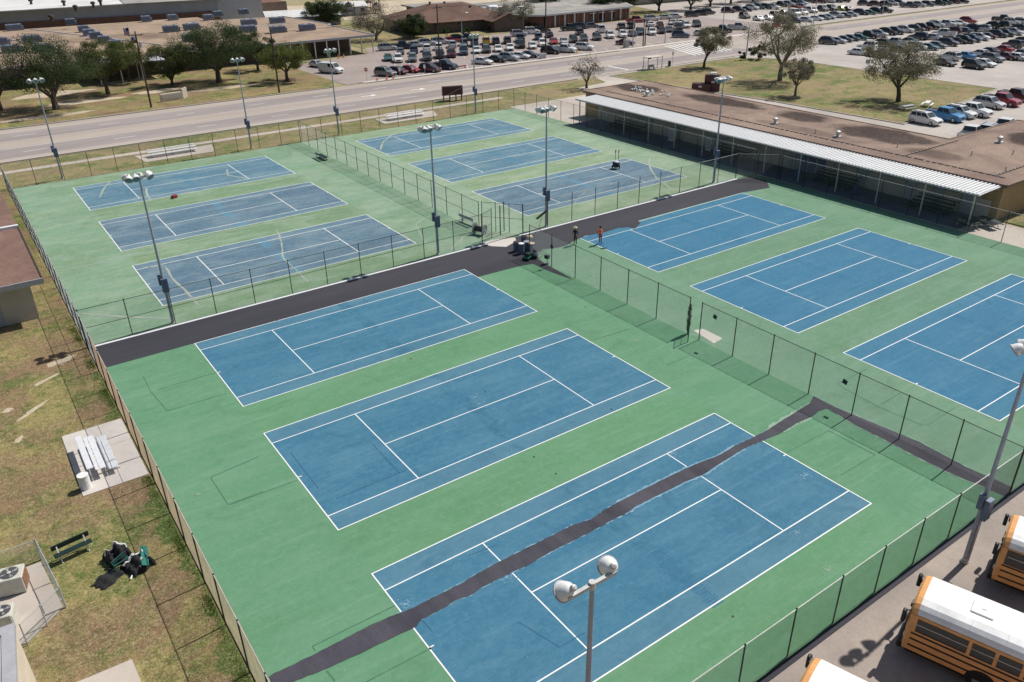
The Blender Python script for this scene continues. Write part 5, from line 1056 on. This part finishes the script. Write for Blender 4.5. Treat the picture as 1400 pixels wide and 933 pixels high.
lot_light('lamp post in the middle of the school car park', 632.5, 66, 8.0); lot_light('lamp post beside the crosswalk', 909, 59, 4.6); lot_light('tall pole at the corner between the car parks', 987, 49, 9.6); lot_light('lamp post at the kerb of the corner car park', 1112, 33, 7); lot_light('lamp post before the corner car park, right one', 1206, 20, 6.5)
x, y = T(865, 64); t = thing('signal_mast', 'grey traffic signal mast with short arm over the road', 'signal', (x, y, GZ)); ob('mast', MB().tube([(0, 0, 0), (0, 0, 6.2)], [.13, .1], 8), 'pole_grey', t); ob('arm', MB().bar((0, 0, 6.1), (3.2, -.6, 6.2), .1, .1), 'pole_grey', t); ob('signal_head', MB().bbox(2.8, 3.1, -.75, -.45, 5.4, 6.1, .03), 'black', t)
x, y = T(856, 65); t = thing('signal_cabinet', 'grey signal control cabinet beside the mast', 'cabinet', (x, y, GZ)); ob('casing', MB().bbox(-.65, .65, -.4, .4, .1, 1.75, .04), 'beige_wall', t); ob('plinth', MB().box(-.75, .75, -.5, .5, -.02, .1), 'concrete', t); ob('door', MB().box(-.55, .55, -.42, -.402, .2, 1.6), 'trim_grey', t)
x, y = T(742, 80); t = thing('utility_box', 'white utility box at the kerb', 'cabinet', (x, y, GZ)); ob('casing', MB().bbox(-.8, .8, -.4, .4, 0, 1.0, .05), 'trim_white', t); ob('lid', MB().box(-.85, .85, -.45, .45, 1.0, 1.06), 'trim_grey', t); ob('door', MB().box(-.7, .7, -.42, -.402, .1, .9), 'trim_grey', t)
x, y = T(789, 73); t = thing('fire_hydrant', 'small yellow fire hydrant at the kerb by a white suv', 'hydrant', (x, y, GZ)); ob('barrel', MB().lathe([(.17, 0), (.13, .06), (.13, .55), (.17, .58), (.14, .72), (.04, .8)], 10), 'yellow', t); ob('nozzle', MB().tube([(-.24, 0, .45), (.24, 0, .45)], .06, 8), 'yellow', t)
for i, (u, v) in enumerate(((516, 110), (529, 109), (538, 108), (463, 80), (470, 79), (611, 52.5))):
    x, y = T(u, v); t = thing('traffic_cone', ('orange cone at the kerb, %s from the left' % ORD[i]) if i < 3 else ('orange cone near the school canopy, %s one' % ('left', 'right', 'far')[i-3] if i < 5 else 'orange cone at the edge of the classroom lawn'), 'cone', (x, y, GZ)); ob('cone', MB().lathe([(.2, .03), (.17, .05), (.04, .9), (.03, .92)], 10), 'orange', t); ob('base', MB().bbox(-.25, .25, -.25, .25, 0, .03, .01), 'orange', t); ob('reflective_band', MB().lathe([(.125, .4), (.10, .56)], 10), 'lamp_white', t)
x, y = T(631, 93); t = thing('barrier_frame', 'low red barrier lying between the kerbside cars', 'barrier', (x, y, GZ)); ob('rail', MB().bar((-1.3, 0, .35), (1.3, .1, .35), .1, .22), 'red', t)
for s in (-1, 1): ob('foot', MB().bar((s*.9, -.4, .05), (s*.9, .4, .05), .08, .1).bar((s*.9, 0, .05), (s*.9, 0, .35), .06, .06), 'red', t)
x, y = T(1061, 37.5); t = thing('barrier_frame', 'red slatted barrier at the corner car park entrance', 'barrier', (x, y, GZ)); mb = MB()
for k in range(4): ob('slat', MB().box(-1.9+k*1.0, -1.1+k*1.0, -.06, .06, .2, 1.0), 'red', t)
ob('rail', MB().bar((-1.9, .08, .9), (1.9, .08, .9), .06, .1), 'red', t); ob('foot', MB().box(-1.7, 1.7, -.3, .3, 0, .2), 'red', t)
def sign(label, u, v, h, shape, m, w_=.7):
    x, y = T(u, v); t = thing('road_sign', label, 'sign', (x, y, GZ), R(-55)); ob('post', MB().tube([(0, 0, 0), (0, 0, h)], .035, 6), 'galv', t)
    if shape == 'round': ob('panel', MB().lathe([(w_/2, -.012), (w_/2, .012)], 8, (0, -.05, h-.1), (0, -1, 0)), m, t)
    else: ob('panel', MB().box(-w_/2, w_/2, -.06, -.036, h-.65, h+.1), m, t)
sign('stop sign at the exit of the school car park', 502, 112, 2.4, 'round', 'red', .8)
ob('sign_band', MB().box(-.28, .28, -.075, -.066, 2.2, 2.4), 'lamp_white', bpy.data.objects['road_sign'])
for i, (u, v) in enumerate(((547, 105), (565, 103), (581, 101))): sign('thin kerbside sign before the red cars, %s from the left' % ORD[i], u, v, 1.7, 'sq', 'lamp_white', .45)
sign('dark sign on a post in the east car park', 1185, 93, 1.5, 'sq', 'door_grey', .8); sign('slim sign post by the bus shelter', 919, 90.5, 2.8, 'sq', 'galv', .3)
# maroon sign trailer
x, y = T(619, 138); t = thing('sign_trailer', 'dark maroon sign box on a frame outside the far fence', 'sign', (x, y, GZ), R(-18))
ob('panel', MB().bbox(-1.8, 1.8, -.35, .35, 1.0, 2.5, .04), 'maroon', t); ob('side_panel', MB().bbox(-1.0, .2, .36, 1.1, .9, 2.3, .04), 'maroon', t); ob('brace', MB().bar((-1.2, -.38, 1.0), (1.8, -.38, 2.3), .06, .06), 'trim_grey', t)
for xx in (-1.6, -.5, .6, 1.6): ob('leg', MB().box(xx-.05, xx+.05, -.3, .3, 0, 1.0), 'maroon', t)
# school sign wall, flagpole
x, y = T(240, 137); t = thing('sign_wall', 'low pale V shaped school sign wall on the lawn', 'sign', (x, y, GZ), R(8))
ob('wall', MB().bbox(-2.6, 1.4, -.2, .25, 0, 1.35, .04), 'cream_wall', t); ob('panel', MB().box(-2.3, 1.1, -.24, -.202, .45, 1.15), 'concrete_pale', t); ob('return_wall', MB().add([(1.42, -.2, 0), (3.0, 1.6, 0), (2.8, 1.9, 0), (1.42, .3, 0), (1.42, -.2, 1.7), (3.0, 1.6, 1.7), (2.8, 1.9, 1.7), (1.42, .3, 1.7)], [(0, 1, 5, 4), (1, 2, 6, 5), (2, 3, 7, 6), (3, 0, 4, 7), (4, 5, 6, 7)]), 'beige_wall', t)
x, y = T(191, 108); t = thing('flagpole', 'white flagpole with two flags before the school', 'flagpole', (x, y, GZ))
ob('pole', MB().tube([(0, 0, 0), (0, 0, 10.5)], [.09, .05], 8), 'lamp_white', t); ob('finial', MB().lathe([(.03, 0), (.1, .08), (.03, .18)], 8), 'yellow', t, (0, 0, 10.5)); ob('base', MB().lathe([(.9, -.02), (.9, .15), (.3, .2)], 12), 'concrete', t)
f = ob('flag', MB().add([(-.05-.5*k*.5, .12*math.sin(k*1.4), z) for z in (9.9, 8.5) for k in range(5)], [(k, k+1, k+6, k+5) for k in range(4)]), 'lamp_white', t, fix=False)
for k in range(4): ob('red_stripe', MB().add([(-.05-.5*q*.5, .12*math.sin(q*1.4)-.01, z) for z in (8.5+k*.36+.18, 8.5+k*.36) for q in range(5)], [(q, q+1, q+6, q+5) for q in range(4)]), 'red', f, fix=False)
ob('canton', MB().add([(-.05-.5*q*.5, .12*math.sin(q*1.4)-.02, z) for z in (9.9, 9.2) for q in range(3)], [(q, q+1, q+4, q+3) for q in range(2)]), 'blue_bin', f, fix=False)
g = ob('flag', MB().add([(.05+.22*k, .1*math.sin(k*1.3), z) for z in (8.1, 6.9) for k in range(5)], [(k, k+1, k+6, k+5) for k in range(4)]), 'lamp_white', t, fix=False)
ob('blue_field', MB().add([(.05+.22*q, .1*math.sin(q*1.3)-.02, z) for z in (8.1, 6.9) for q in range(3)], [(q, q+1, q+4, q+3) for q in range(2)]), 'blue_bin', g, fix=False); ob('red_bar', MB().add([(.05+.22*q, .1*math.sin(q*1.3)-.02, z) for z in (7.5, 6.9) for q in (2, 3, 4)], [(q, q+1, q+4, q+3) for q in range(2)]), 'red', g, fix=False)
# bus shelter
x, y = T(892, 95); t = thing('bus_shelter', 'small bus shelter with pale roof at the road edge', 'shelter', (x, y, GZ), R(-6))
ob('roof', MB().bbox(-2.0, 2.0, -.9, .9, 2.4, 2.55, .05), 'concrete_pale', t); ob('fascia', MB().box(-2.02, -1.2, -.92, -.9, 2.25, 2.54), 'wood_dark', t)
for xx in (-1.8, 1.8):
    for yy in (-.75, .75): ob('column', MB().box(xx-.05, xx+.05, yy-.05, yy+.05, 0, 2.4), 'trim_grey', t)
ob('bench_seat', MB().bbox(-1.0, .6, -.1, .3, .42, .48, .01), 'trim_grey', t); ob('bench_back', MB().box(-1.0, .6, .3, .35, .5, .9), 'trim_grey', t); ob('bench_leg', MB().box(-.9, -.8, -.05, .25, 0, .42).box(.4, .5, -.05, .25, 0, .42), 'trim_grey', t); ob('side_rail', MB().tube([(-2.9, -.3, 0), (-2.9, -.3, .9), (-2.1, -.3, .9), (-2.1, -.3, 0)], .04, 6), 'trim_grey', t)
x, y = T(915, 91); t = thing('litter_bin', 'black litter bin beside the bus shelter', 'bin', (x, y, GZ)); ob('drum', MB().lathe([(.28, 0), (.32, .5), (.3, .95)], 12), 'black', t); ob('lid', MB().lathe([(.33, .95), (.33, 1.02), (.12, 1.15)], 12), 'black', t)
# maroon marquee seen over the gym roof
t = thing('marquee_sign', 'dark maroon two part marquee structure behind the gravel roof', 'sign', (113.6, 101.3, GZ), R(-52))
ob('low_block', MB().bbox(-2.7, .6, -1.1, .5, 0, 1.5, .1), 'maroon', t); ob('tall_block', MB().bbox(-.6, 2.1, -.2, 1.2, 0, 2.9, .1), 'maroon', t); ob('top_sign', MB().bbox(.3, 1.3, 0, .8, 2.9, 3.3, .05), 'lamp_white', t)
for (xx, zz) in ((-1.2, .9), (.9, 1.6)): ob('emblem', MB().box(xx-.28, xx+.28, -1.13 if xx < 0 else -.23, -1.102 if xx < 0 else -.202, zz-.05, zz+.3), 'concrete_pale', t)
# playground
for i, (u, v, s) in enumerate(((478, 22, 1.0), (490, 18, .9), (505, 15, .8), (516, 18, .8))):
    x, y = T(u, v); t = thing('play_structure', 'brown climbing frame on the far playground, %s from the left' % ORD[i], 'play structure', (x, y, GZ), R(i*25))
    for a in (-1, 1):
        for c2 in (-1, 1): ob('post', MB().box(a*1.4*s-.1, a*1.4*s+.1, c2*1.2*s-.1, c2*1.2*s+.1, 0, 4.2*s+i*.4), ('maroon', 'wood_dark')[i % 2], t)
    ob('deck', MB().box(-1.4*s, 1.4*s, -1.2*s, 1.2*s, 1.4*s, 1.55*s), 'wood_dark', t); ob('canopy', MB().lathe([(2.0*s, 3.2*s), (.1, 4.6*s)], 4), ('wood_dark', 'maroon')[i % 2], t); ob('slide', MB().bar((1.4*s, 0, 1.4*s), (4*s, 0, .1), .6, .1), 'red' if i % 2 else 'maroon', t)

# ------------------------------------------------------------------ people
def person(label, x, y, rz, pose, mats, hat=None):
    """one continuous skinned figure; mats(z, side) picks clothing colour by height"""
    V = []; Rr = []; Ed = []; idx = {}
    def v(n, p, r, par=None):
        idx[n] = len(V); V.append(p); Rr.append(r)
        if par is not None: Ed.append((idx[par], idx[n]))
    v('pel', (0, 0, .96), (.155, .115)); v('waist', (0, 0, 1.10), (.14, .105), 'pel'); v('chest', pose.get('chest', (.01, 0, 1.30)), (.175, .115), 'waist')
    cx, cy, cz = pose.get('chest', (.01, 0, 1.30))
    v('shl', (cx+.01, cy, cz+.13), (.12, .09), 'chest'); v('neck', (cx+.03, cy, cz+.23), (.055, .055), 'shl'); v('jaw', (cx+.045, cy, cz+.30), (.075, .085), 'neck'); v('head', (cx+.045, cy, cz+.39), (.085, .098), 'jaw'); v('crown', (cx+.03, cy, cz+.455), (.06, .065), 'head')
    v('nose', (cx+.145, cy, cz+.355), (.016, .016), 'head')
    for s, nm in ((1, 'l'), (-1, 'r')):
        v('hip'+nm, (0, s*.095, .90), (.095, .095), 'pel'); k = pose['knee'+nm]; a = pose['ank'+nm]
        v('knee'+nm, k, (.062, .062), 'hip'+nm); v('calf'+nm, tuple((k[i]*.65+a[i]*.35) for i in range(3)), (.058, .058), 'knee'+nm); v('ank'+nm, a, (.042, .045), 'calf'+nm); v('toe'+nm, (a[0]+.17, a[1]+s*.02, .035), (.042, .035), 'ank'+nm)
        v('sho'+nm, (cx, cy+s*.185, cz+.11), (.062, .062), 'shl'); e = pose['elb'+nm]; h = pose['hand'+nm]
        v('elb'+nm, e, (.046, .046), 'sho'+nm); v('wri'+nm, tuple(e[i]+(h[i]-e[i])*.93 for i in range(3)), (.030, .028), 'elb'+nm); v('palm'+nm, tuple(e[i]+(h[i]-e[i])*1.2 for i in range(3)), (.034, .020), 'wri'+nm)
        d = (Vector(h)-Vector(e)).normalized(); p0 = Vector(V[idx['palm'+nm]]); sd2 = d.cross(Vector((0, 1, 0))).normalized()
        for q, (off, ln) in enumerate(((-.034, .07), (-.012, .085), (.011, .08), (.032, .062))):
            b = p0+sd2*off+d*.03; m1 = b+d*ln*.5; m2 = m1+(d*.7+Vector((0, -s*.7, 0)))*ln*.5; v('f%d%s' % (q, nm), tuple(b+d*.01), (.009, .009), 'palm'+nm); v('g%d%s' % (q, nm), tuple(m1), (.0085, .0085), 'f%d%s' % (q, nm)); v('h%d%s' % (q, nm), tuple(m2), (.007, .007), 'g%d%s' % (q, nm))
        b = p0-d*.03-sd2*.045; v('t0'+nm, tuple(b), (.011, .011), 'palm'+nm); v('t1'+nm, tuple(b-sd2*.02+d*.05), (.009, .009), 't0'+nm)
    me = bpy.data.meshes.new('body'); me.from_pydata(V, Ed, [])
    t = thing('person', label, 'person', (x, y, 0.005), rz)
    o = link('body', me, t); md = o.modifiers.new('skin', 'SKIN'); sv = me.skin_vertices[0].data
    for i, r in enumerate(Rr): sv[i].radius = r; sv[i].use_root = (i == 0)
    sb = o.modifiers.new('sub', 'SUBSURF'); sb.levels = 1; sb.render_levels = 1
    dg = bpy.context.evaluated_depsgraph_get(); dg.update(); nm = bpy.data.meshes.new_from_object(o.evaluated_get(dg)); o.modifiers.clear(); o.data = nm
    nm.materials.clear(); names = ['skin', mats['top'], mats['leg'], 'black', mats.get('hair', 'black')]
    for m in names: nm.materials.append(MATS[m])
    for p in nm.polygons:
        c = p.center; z = c.z; arm = abs(c.y) > .205 and z < cz+.08
        hd = min((Vector(pose['handl'])-c).length, (Vector(pose['handr'])-c).length)
        p.material_index = 3 if z < .11 else 2 if (z < .98 and not arm and hd > .2) else 0 if hd < .19 else 1 if z < cz+.20 else (4 if z > cz+.40 or (z > cz+.33 and c.x < cx+.02) else 0); p.use_smooth = True
    if hat:
        h = ob('hat', MB().lathe([(.20 if hat == 'straw' else .115, -.01), (.20 if hat == 'straw' else .115, .01), (.105, .02), (.10, .10), (.06, .13)], 14), hat, t, (cx+.04, cy, cz+.425)); 
    return t
x, y = G(786.5, 334.5)
person('person in black clothes and straw hat standing on the court', x, y, R(-160), dict(kneel=(.03, .10, .50), kneer=(.02, -.10, .50), ankl=(-.02, .11, .08), ankr=(.0, -.11, .08), elbl=(-.03, .27, 1.14), elbr=(-.02, -.27, 1.14), handl=(.10, .25, .93), handr=(.08, -.25, .92)), dict(top='cloth_black', leg='cloth_black'), 'straw')
x, y = G(820.5, 333.5)
pw = person('person in orange shirt and cap working with a long handled tool', x, y, R(-150), dict(chest=(.08, 0, 1.29), kneel=(.08, .11, .50), kneer=(-.02, -.10, .50), ankl=(.04, .12, .08), ankr=(-.16, -.11, .08), elbl=(.18, .26, 1.12), elbr=(.12, -.28, 1.12), handl=(.38, .14, .98), handr=(.30, -.16, .92)), dict(top='cloth_orange', leg='cloth_red'), 'cloth_black')
t = thing('squeegee', 'long handled squeegee held by the worker in orange', 'tool', (x, y, .005), R(-150)); ob('handle', MB().tube([(.16, -.18, 1.12), (.40, .10, .93), (1.15, .75, .06)], .016, 6), 'wood_dark', t); ob('blade', MB().bar((.95, 1.0, .04), (1.35, .52, .04), .05, .07), 'black', t)

# ------------------------------------------------------------------ equipment on the courts
random.seed(9)
for i, (u, v, h, lb) in enumerate(((706, 344, .95, 'leftmost'), (713, 347, 1.0, 'second'), (720, 344, .98, 'third'), (727, 346, .95, 'rightmost'), (716, 337, 1.05, 'rearmost'))):
    x, y = G(u, v); t = thing('steel_drum', 'dark blue grey drum in the equipment pile, %s of the five' % lb, 'drum', (x, y, .017), i, 'drums in the equipment pile')
    ob('barrel', MB().lathe([(.29, 0), (.30, .02), (.29, h*.33), (.305, h*.35), (.29, h*.37), (.29, h*.66), (.305, h*.68), (.29, h*.7), (.30, h-.02), (.30, h), (.27, h)], 16), 'box_blue', t); ob('lid', MB().lathe([(.275, h-.03), (.275, h+.012), (.05, h+.02)], 16), ('maroon', 'plaster_white', 'door_grey', 'straw', 'black')[i], t)
x, y = G(726, 322.5); t = thing('sack', 'pale tan sack lying on the drums', 'sack', (G(724, 340)[0], G(724, 340)[1], 1.02), .4); ob('bag', MB().lathe([(.05, 0), (.26, .03), (.33, .14), (.27, .26), (.1, .33)], 10), 'straw', t, smooth=True); ob('tie', MB().lathe([(.05, .30), (.08, .42)], 8), 'wood_dark', t)
x, y = G(722, 355); t = thing('push_cart', 'small green push cart in front of the drums', 'cart', (x, y, .017), R(200))
ob('deck', MB().bbox(-.45, .45, -.28, .28, .22, .34, .02), 'green_paint', t); ob('tub', MB().bbox(-.3, .25, -.24, .24, .34, .62, .03), 'green_dark', t); ob('handle', MB().tube([(.45, -.22, .3), (.8, -.22, .9), (.8, .22, .9), (.45, .22, .3)], .018, 6), 'post_dark', t)
for a in (-.32, .32):
    for c2 in (-.3, .3): ob('wheel', MB().lathe([(.1, -.04), (.13, -.03), (.13, .03), (.1, .04)], 12, (0, 0, 0), (0, 1, 0)), 'tyre', t, (a, c2, .13))
x, y = G(732, 353); t = thing('pressure_washer', 'grey wheeled machine with a handle at the right of the drums', 'machine', (x, y, .01), R(-20))
ob('engine', MB().bbox(-.25, .25, -.22, .22, .28, .66, .04), 'door_grey', t); ob('frame', MB().tube([(-.3, -.25, .1), (.4, -.25, .12), (.95, -.25, .55), (.95, .25, .55), (.4, .25, .12), (-.3, .25, .1)], .02, 6), 'post_dark', t); ob('fuel_tank', MB().bbox(-.18, .18, -.18, .18, .66, .8, .04), 'maroon', t)
for c2 in (-.3, .3): ob('wheel', MB().lathe([(.14, -.05), (.18, -.03), (.18, .03), (.14, .05)], 14, (0, 0, 0), (0, 1, 0)), 'tyre', t, (-.1, c2, .18))
x, y = G(748, 361); t = thing('ball_hopper', 'small green wire ball basket on legs by the dividing fence', 'basket', (x, y, .005), .3)
ob('basket', MB().bbox(-.2, .2, -.2, .2, .55, .85, .02), 'green_dark', t); ob('base', MB().lathe([(.2, 0), (.2, .03), (.05, .05)], 10), 'green_dark', t); ob('stem', MB().tube([(0, 0, .03), (0, 0, .56)], .02, 6), 'green_dark', t)
x, y = G(745, 318); t = thing('long_brush', 'dark long brush leaning against the open gate', 'brush', (x, y, .02), 0)
ob('bristles', MB().bar((-1.0, 0, 1.62), (.45, .35, 2.05), .16, .16), 'rubber_net', t); ob('handle', MB().tube([(-.3, .15, 1.75), (-.1, .9, .0)], .018, 6), 'wood_dark', t)
x, y = G(656, 321); t = thing('net_reel', 'grey wheeled reel standing inside the crossing of the fences', 'reel', (x, y, .005), R(25))
for s in (-1, 1): ob('disc', MB().lathe([(.52, -.02), (.55, 0), (.52, .02)], 18, (0, 0, 0), (0, 1, 0)), 'door_grey', t, (0, s*.55, .58))
ob('spool', MB().tube([(0, -.54, .58), (0, .54, .58)], .28, 12), 'rubber_net', t); ob('frame', MB().bar((-.6, -.7, .05), (.6, -.7, .05), .06, .06).bar((-.6, .7, .05), (.6, .7, .05), .06, .06).bar((-.5, -.7, .05), (0, -.7, .6), .05, .05).bar((-.5, .7, .05), (0, .7, .6), .05, .05).bar((.5, -.7, .05), (0, -.7, .6), .05, .05).bar((.5, .7, .05), (0, .7, .6), .05, .05).bar((0, -.72, .58), (0, .72, .58), .05, .05), 'lamp_white', t)
bench('grey bench behind the wheeled reel at the fence crossing', G(640, 306)[0], G(640, 306)[1], R(95), 2.4, 'door_grey', True)
x, y = G(842, 231); t = thing('line_marker_cart', 'black wheeled cart with two upright handles on the old court', 'cart', (x, y, .01), R(35))
ob('tub', MB().lathe([(.25, .18), (.42, .3), (.45, .75), (.38, .85)], 12), 'black', t); ob('lid', MB().lathe([(.36, .85), (.3, .95), (.05, 1.0)], 12), 'lamp_white', t)
for s in (-1, 1): h = ob('handle', MB().tube([(.25, s*.18, .6), (.35, s*.2, 2.0)], .03, 6), 'post_dark', t); ob('grip', MB().tube([(.35, s*.2, 1.9), (.37, s*.2, 2.25)], .06, 8), 'black', h); ob('wheel', MB().lathe([(.18, -.05), (.24, -.03), (.24, .03), (.18, .05)], 14, (0, 0, 0), (0, 1, 0)), 'tyre', t, (0, s*.45, .24))
x, y = G(239, 271); t = thing('tool_bag', 'small red and black bag on the far left old court', 'bag', (x, y, .01), .3); ob('bag_body', MB().bbox(-.42, .42, -.25, .25, 0, .5, .08), 'cloth_red', t); t.scale = (.72, .72, .72); ob('side_pocket', MB().bbox(-.55, -.42, -.2, .2, .02, .4, .03), 'black', t); ob('strap', MB().tube([(-.3, 0, .48), (-.15, 0, .66), (.15, 0, .66), (.3, 0, .48)], .02, 6), 'black', t)
x, y = T(118.5, 668); t = thing('litter_bin', 'white drum litter bin on the corner of the bleacher pad', 'bin', (x, y, GZ+.05)); ob('drum', MB().lathe([(.28, 0), (.285, .28), (.295, .3), (.285, .32), (.285, .58), (.295, .6), (.285, .62), (.29, .86), (.30, .88), (.27, .88)], 18), 'lamp_white', t); ob('liner', MB().lathe([(.265, .70), (.265, .865), (.1, .80)], 18), 'plaster_white', t)
# heap of folded nets
def heap(label, u, v, sx, sy, h, seed, rz, bands):
    random.seed(seed); x, y = T(u, v); t = thing('folded_net', label, 'net', (x, y, GZ), R(rz)); n = 22; vs = []; fs = []
    for i in range(n+1):
        for j in range(n+1):
            a, c2 = i/n*2-1, j/n*2-1; r = max(abs(a), abs(c2)); z = h*max(0, 1-r**4)*(.72+.20*math.sin(a*7+seed)+.16*math.sin(c2*11+a*4)+random.uniform(-.06, .06)); vs.append((a*sx*(1+.08*math.sin(c2*9)), c2*sy*(1+.1*math.sin(a*6+seed)), max(z, 0)))
    for i in range(n):
        for j in range(n): k = i*(n+1)+j; fs.append((k, k+n+1, k+n+2, k+1))
    ob('netting', MB().add(vs, fs), 'rubber_net', t, fix=False, smooth=True)
    for (a0, b0, a1, b1) in bands:
        P = []
        for q in range(12):
            a = a0+(a1-a0)*q/11; c2 = b0+(b1-b0)*q/11; i = min(n, max(0, int((a+1)/2*n))); j = min(n, max(0, int((c2+1)/2*n))); P.append((a*sx, c2*sy, vs[i*(n+1)+j][2]+.03))
        ob('white_band', MB().tube(P, .034, 6), 'lamp_white', t)
    return t
heap('black tennis net rolled up with white bands, upper left of the heap', 163, 764, .58, .52, .85, 1, 10, ((-.85, .70, .9, .72), (-.85, .52, .85, .56), (-.75, .84, .75, .86), (-.8, .3, -.7, .85), (.85, .2, .8, .8)))
heap('black tennis net with a white edge band, beside the green bench', 190, 774, .62, .60, .62, 2, 20, ((-.9, .62, .85, .8), (-.85, .5, .8, .68), (-.25, -.8, .3, -.3), (.8, .75, .7, .1)))
heap('flat folded black netting lying lowest in the heap', 148, 792, .66, .46, .26, 3, 35, ())
t = thing('net_post', 'white net post lying on the grass by the nets', 'post', (*T(183, 785), GZ), R(60)); ob('tube', MB().tube([(-.42, 0, .06), (.42, 0, .16)], .04, 8), 'lamp_white', t); ob('cap', MB().tube([(.42, 0, .16), (.5, 0, .17)], .055, 8), 'galv', t)
t = thing('overturned_bench', 'overturned green metal bench frame in the net heap', 'bench', (*T(167, 776), GZ), R(20)); ob('frame', MB().tube([(-.4, -.2, .5), (.35, -.25, .55), (.3, .2, .6), (-.35, .15, .5), (-.4, -.2, .5)], .025, 6).tube([(-.3, -.1, .5), (-.45, -.3, .02)], .025, 6).tube([(.3, 0, .55), (.42, -.35, .02)], .025, 6), 'green_paint', t); ob('slat', MB().bar((-.35, 0, .53), (.33, 0, .6), .1, .03), 'green_dark', t)
for u, v in ((562, 491), (730, 625), (760, 648), (1002, 843), (800, 420), (588, 887), (663, 536), (836, 560)):
    x, y = G(u, v); struct('net_anchor_plate', MB().lathe([(.06, 0), (.05, .012)], 8), 'black', (x, y, .012))

# ------------------------------------------------------------------ grass blades on the near lawn
random.seed(21)
def blades(name, n, fn, mat, lo, hi):
    vs = []; fs = []
    for k in range(n):
        x, y = fn(); h = random.uniform(lo, hi); a = random.uniform(0, 6.28); w_ = h*.22; lx, ly = random.gauss(0, .5)*h, random.gauss(0, .5)*h; o = len(vs)
        vs += [(x-w_*math.cos(a), y-w_*math.sin(a), GZ), (x+w_*math.cos(a), y+w_*math.sin(a), GZ), (x+lx, y+ly, GZ+h)]; fs.append((o, o+1, o+2))
    return link(name, MB().add(vs, fs).mesh(name, mat), None, kind='stuff', label='short lawn grass blades on the left side', category='grass')
def near(): 
    while True:
        x, y = random.uniform(-7, 3.9), 24+66*random.random()**1.6
        if not (.4 < x < 4 and 42.2 < y < 49.6) and not (x < -1.6 and 32.5 < y < 38.4) and not (x < -3 and y < 31) and not (x < 3 and y > 68) and not (-2.2 < x < .4 and y < 29.3): return x, y
def edge():
    while True:
        x, y = 3.98-abs(random.gauss(0, .28)), random.uniform(22, 68)
        if not 42.2 < y < 49.6 and random.random() < .15+.85*max(0, math.sin(y*1.1)+.6*math.sin(y*2.7+1)): return x, y
random.seed(22)
blades('grass', 60000, near, 'blade_dry', .02, .06); blades('grass', 30000, near, 'blade', .015, .05); blades('grass', 9000, edge, 'blade', .02, .10)

# ------------------------------------------------------------------ gulls resting on the gym roof
random.seed(33)
gb = MB().lathe([(.01, -.22), (.05, -.16), (.085, -.02), (.075, .08), (.045, .14), (.05, .18), (.035, .23), (.008, .26)], 8, (0, 0, .16), (1, 0, .25)).mesh('body', 'lamp_white', True, True)
gw = MB().add([(.06, .07, .21), (-.10, .10, .20), (-.26, .04, .15), (-.06, .06, .25)], [(0, 1, 2, 3)]).add([(.06, -.07, .21), (-.10, -.10, .20), (-.26, -.04, .15), (-.06, -.06, .25)], [(3, 2, 1, 0)]).mesh('wings', 'trim_grey')
gl = MB().tube([(0, .03, 0), (0, .03, .1)], .008, 4).tube([(0, -.03, 0), (0, -.03, .1)], .008, 4).mesh('legs', 'yellow')
for k in range(58):
    f = random.random(); u = 862+f*52+random.gauss(0, 5); v = 121.5+f*11+random.gauss(0, 1.8); x, y = G(u, v, 3.8)
    if not (84.2 < x < 96.8 and y < 99.8): continue
    t = thing('gull', 'white gull resting in the flock on the brown gravel roof', 'bird', (x, y, 3.782), random.uniform(0, 6.28), 'gulls on the gravel roof'); t.scale = (1.05, 1.05, 1.05)
    link('body', gb, t); link('wings', gw, t); link('legs', gl, t)
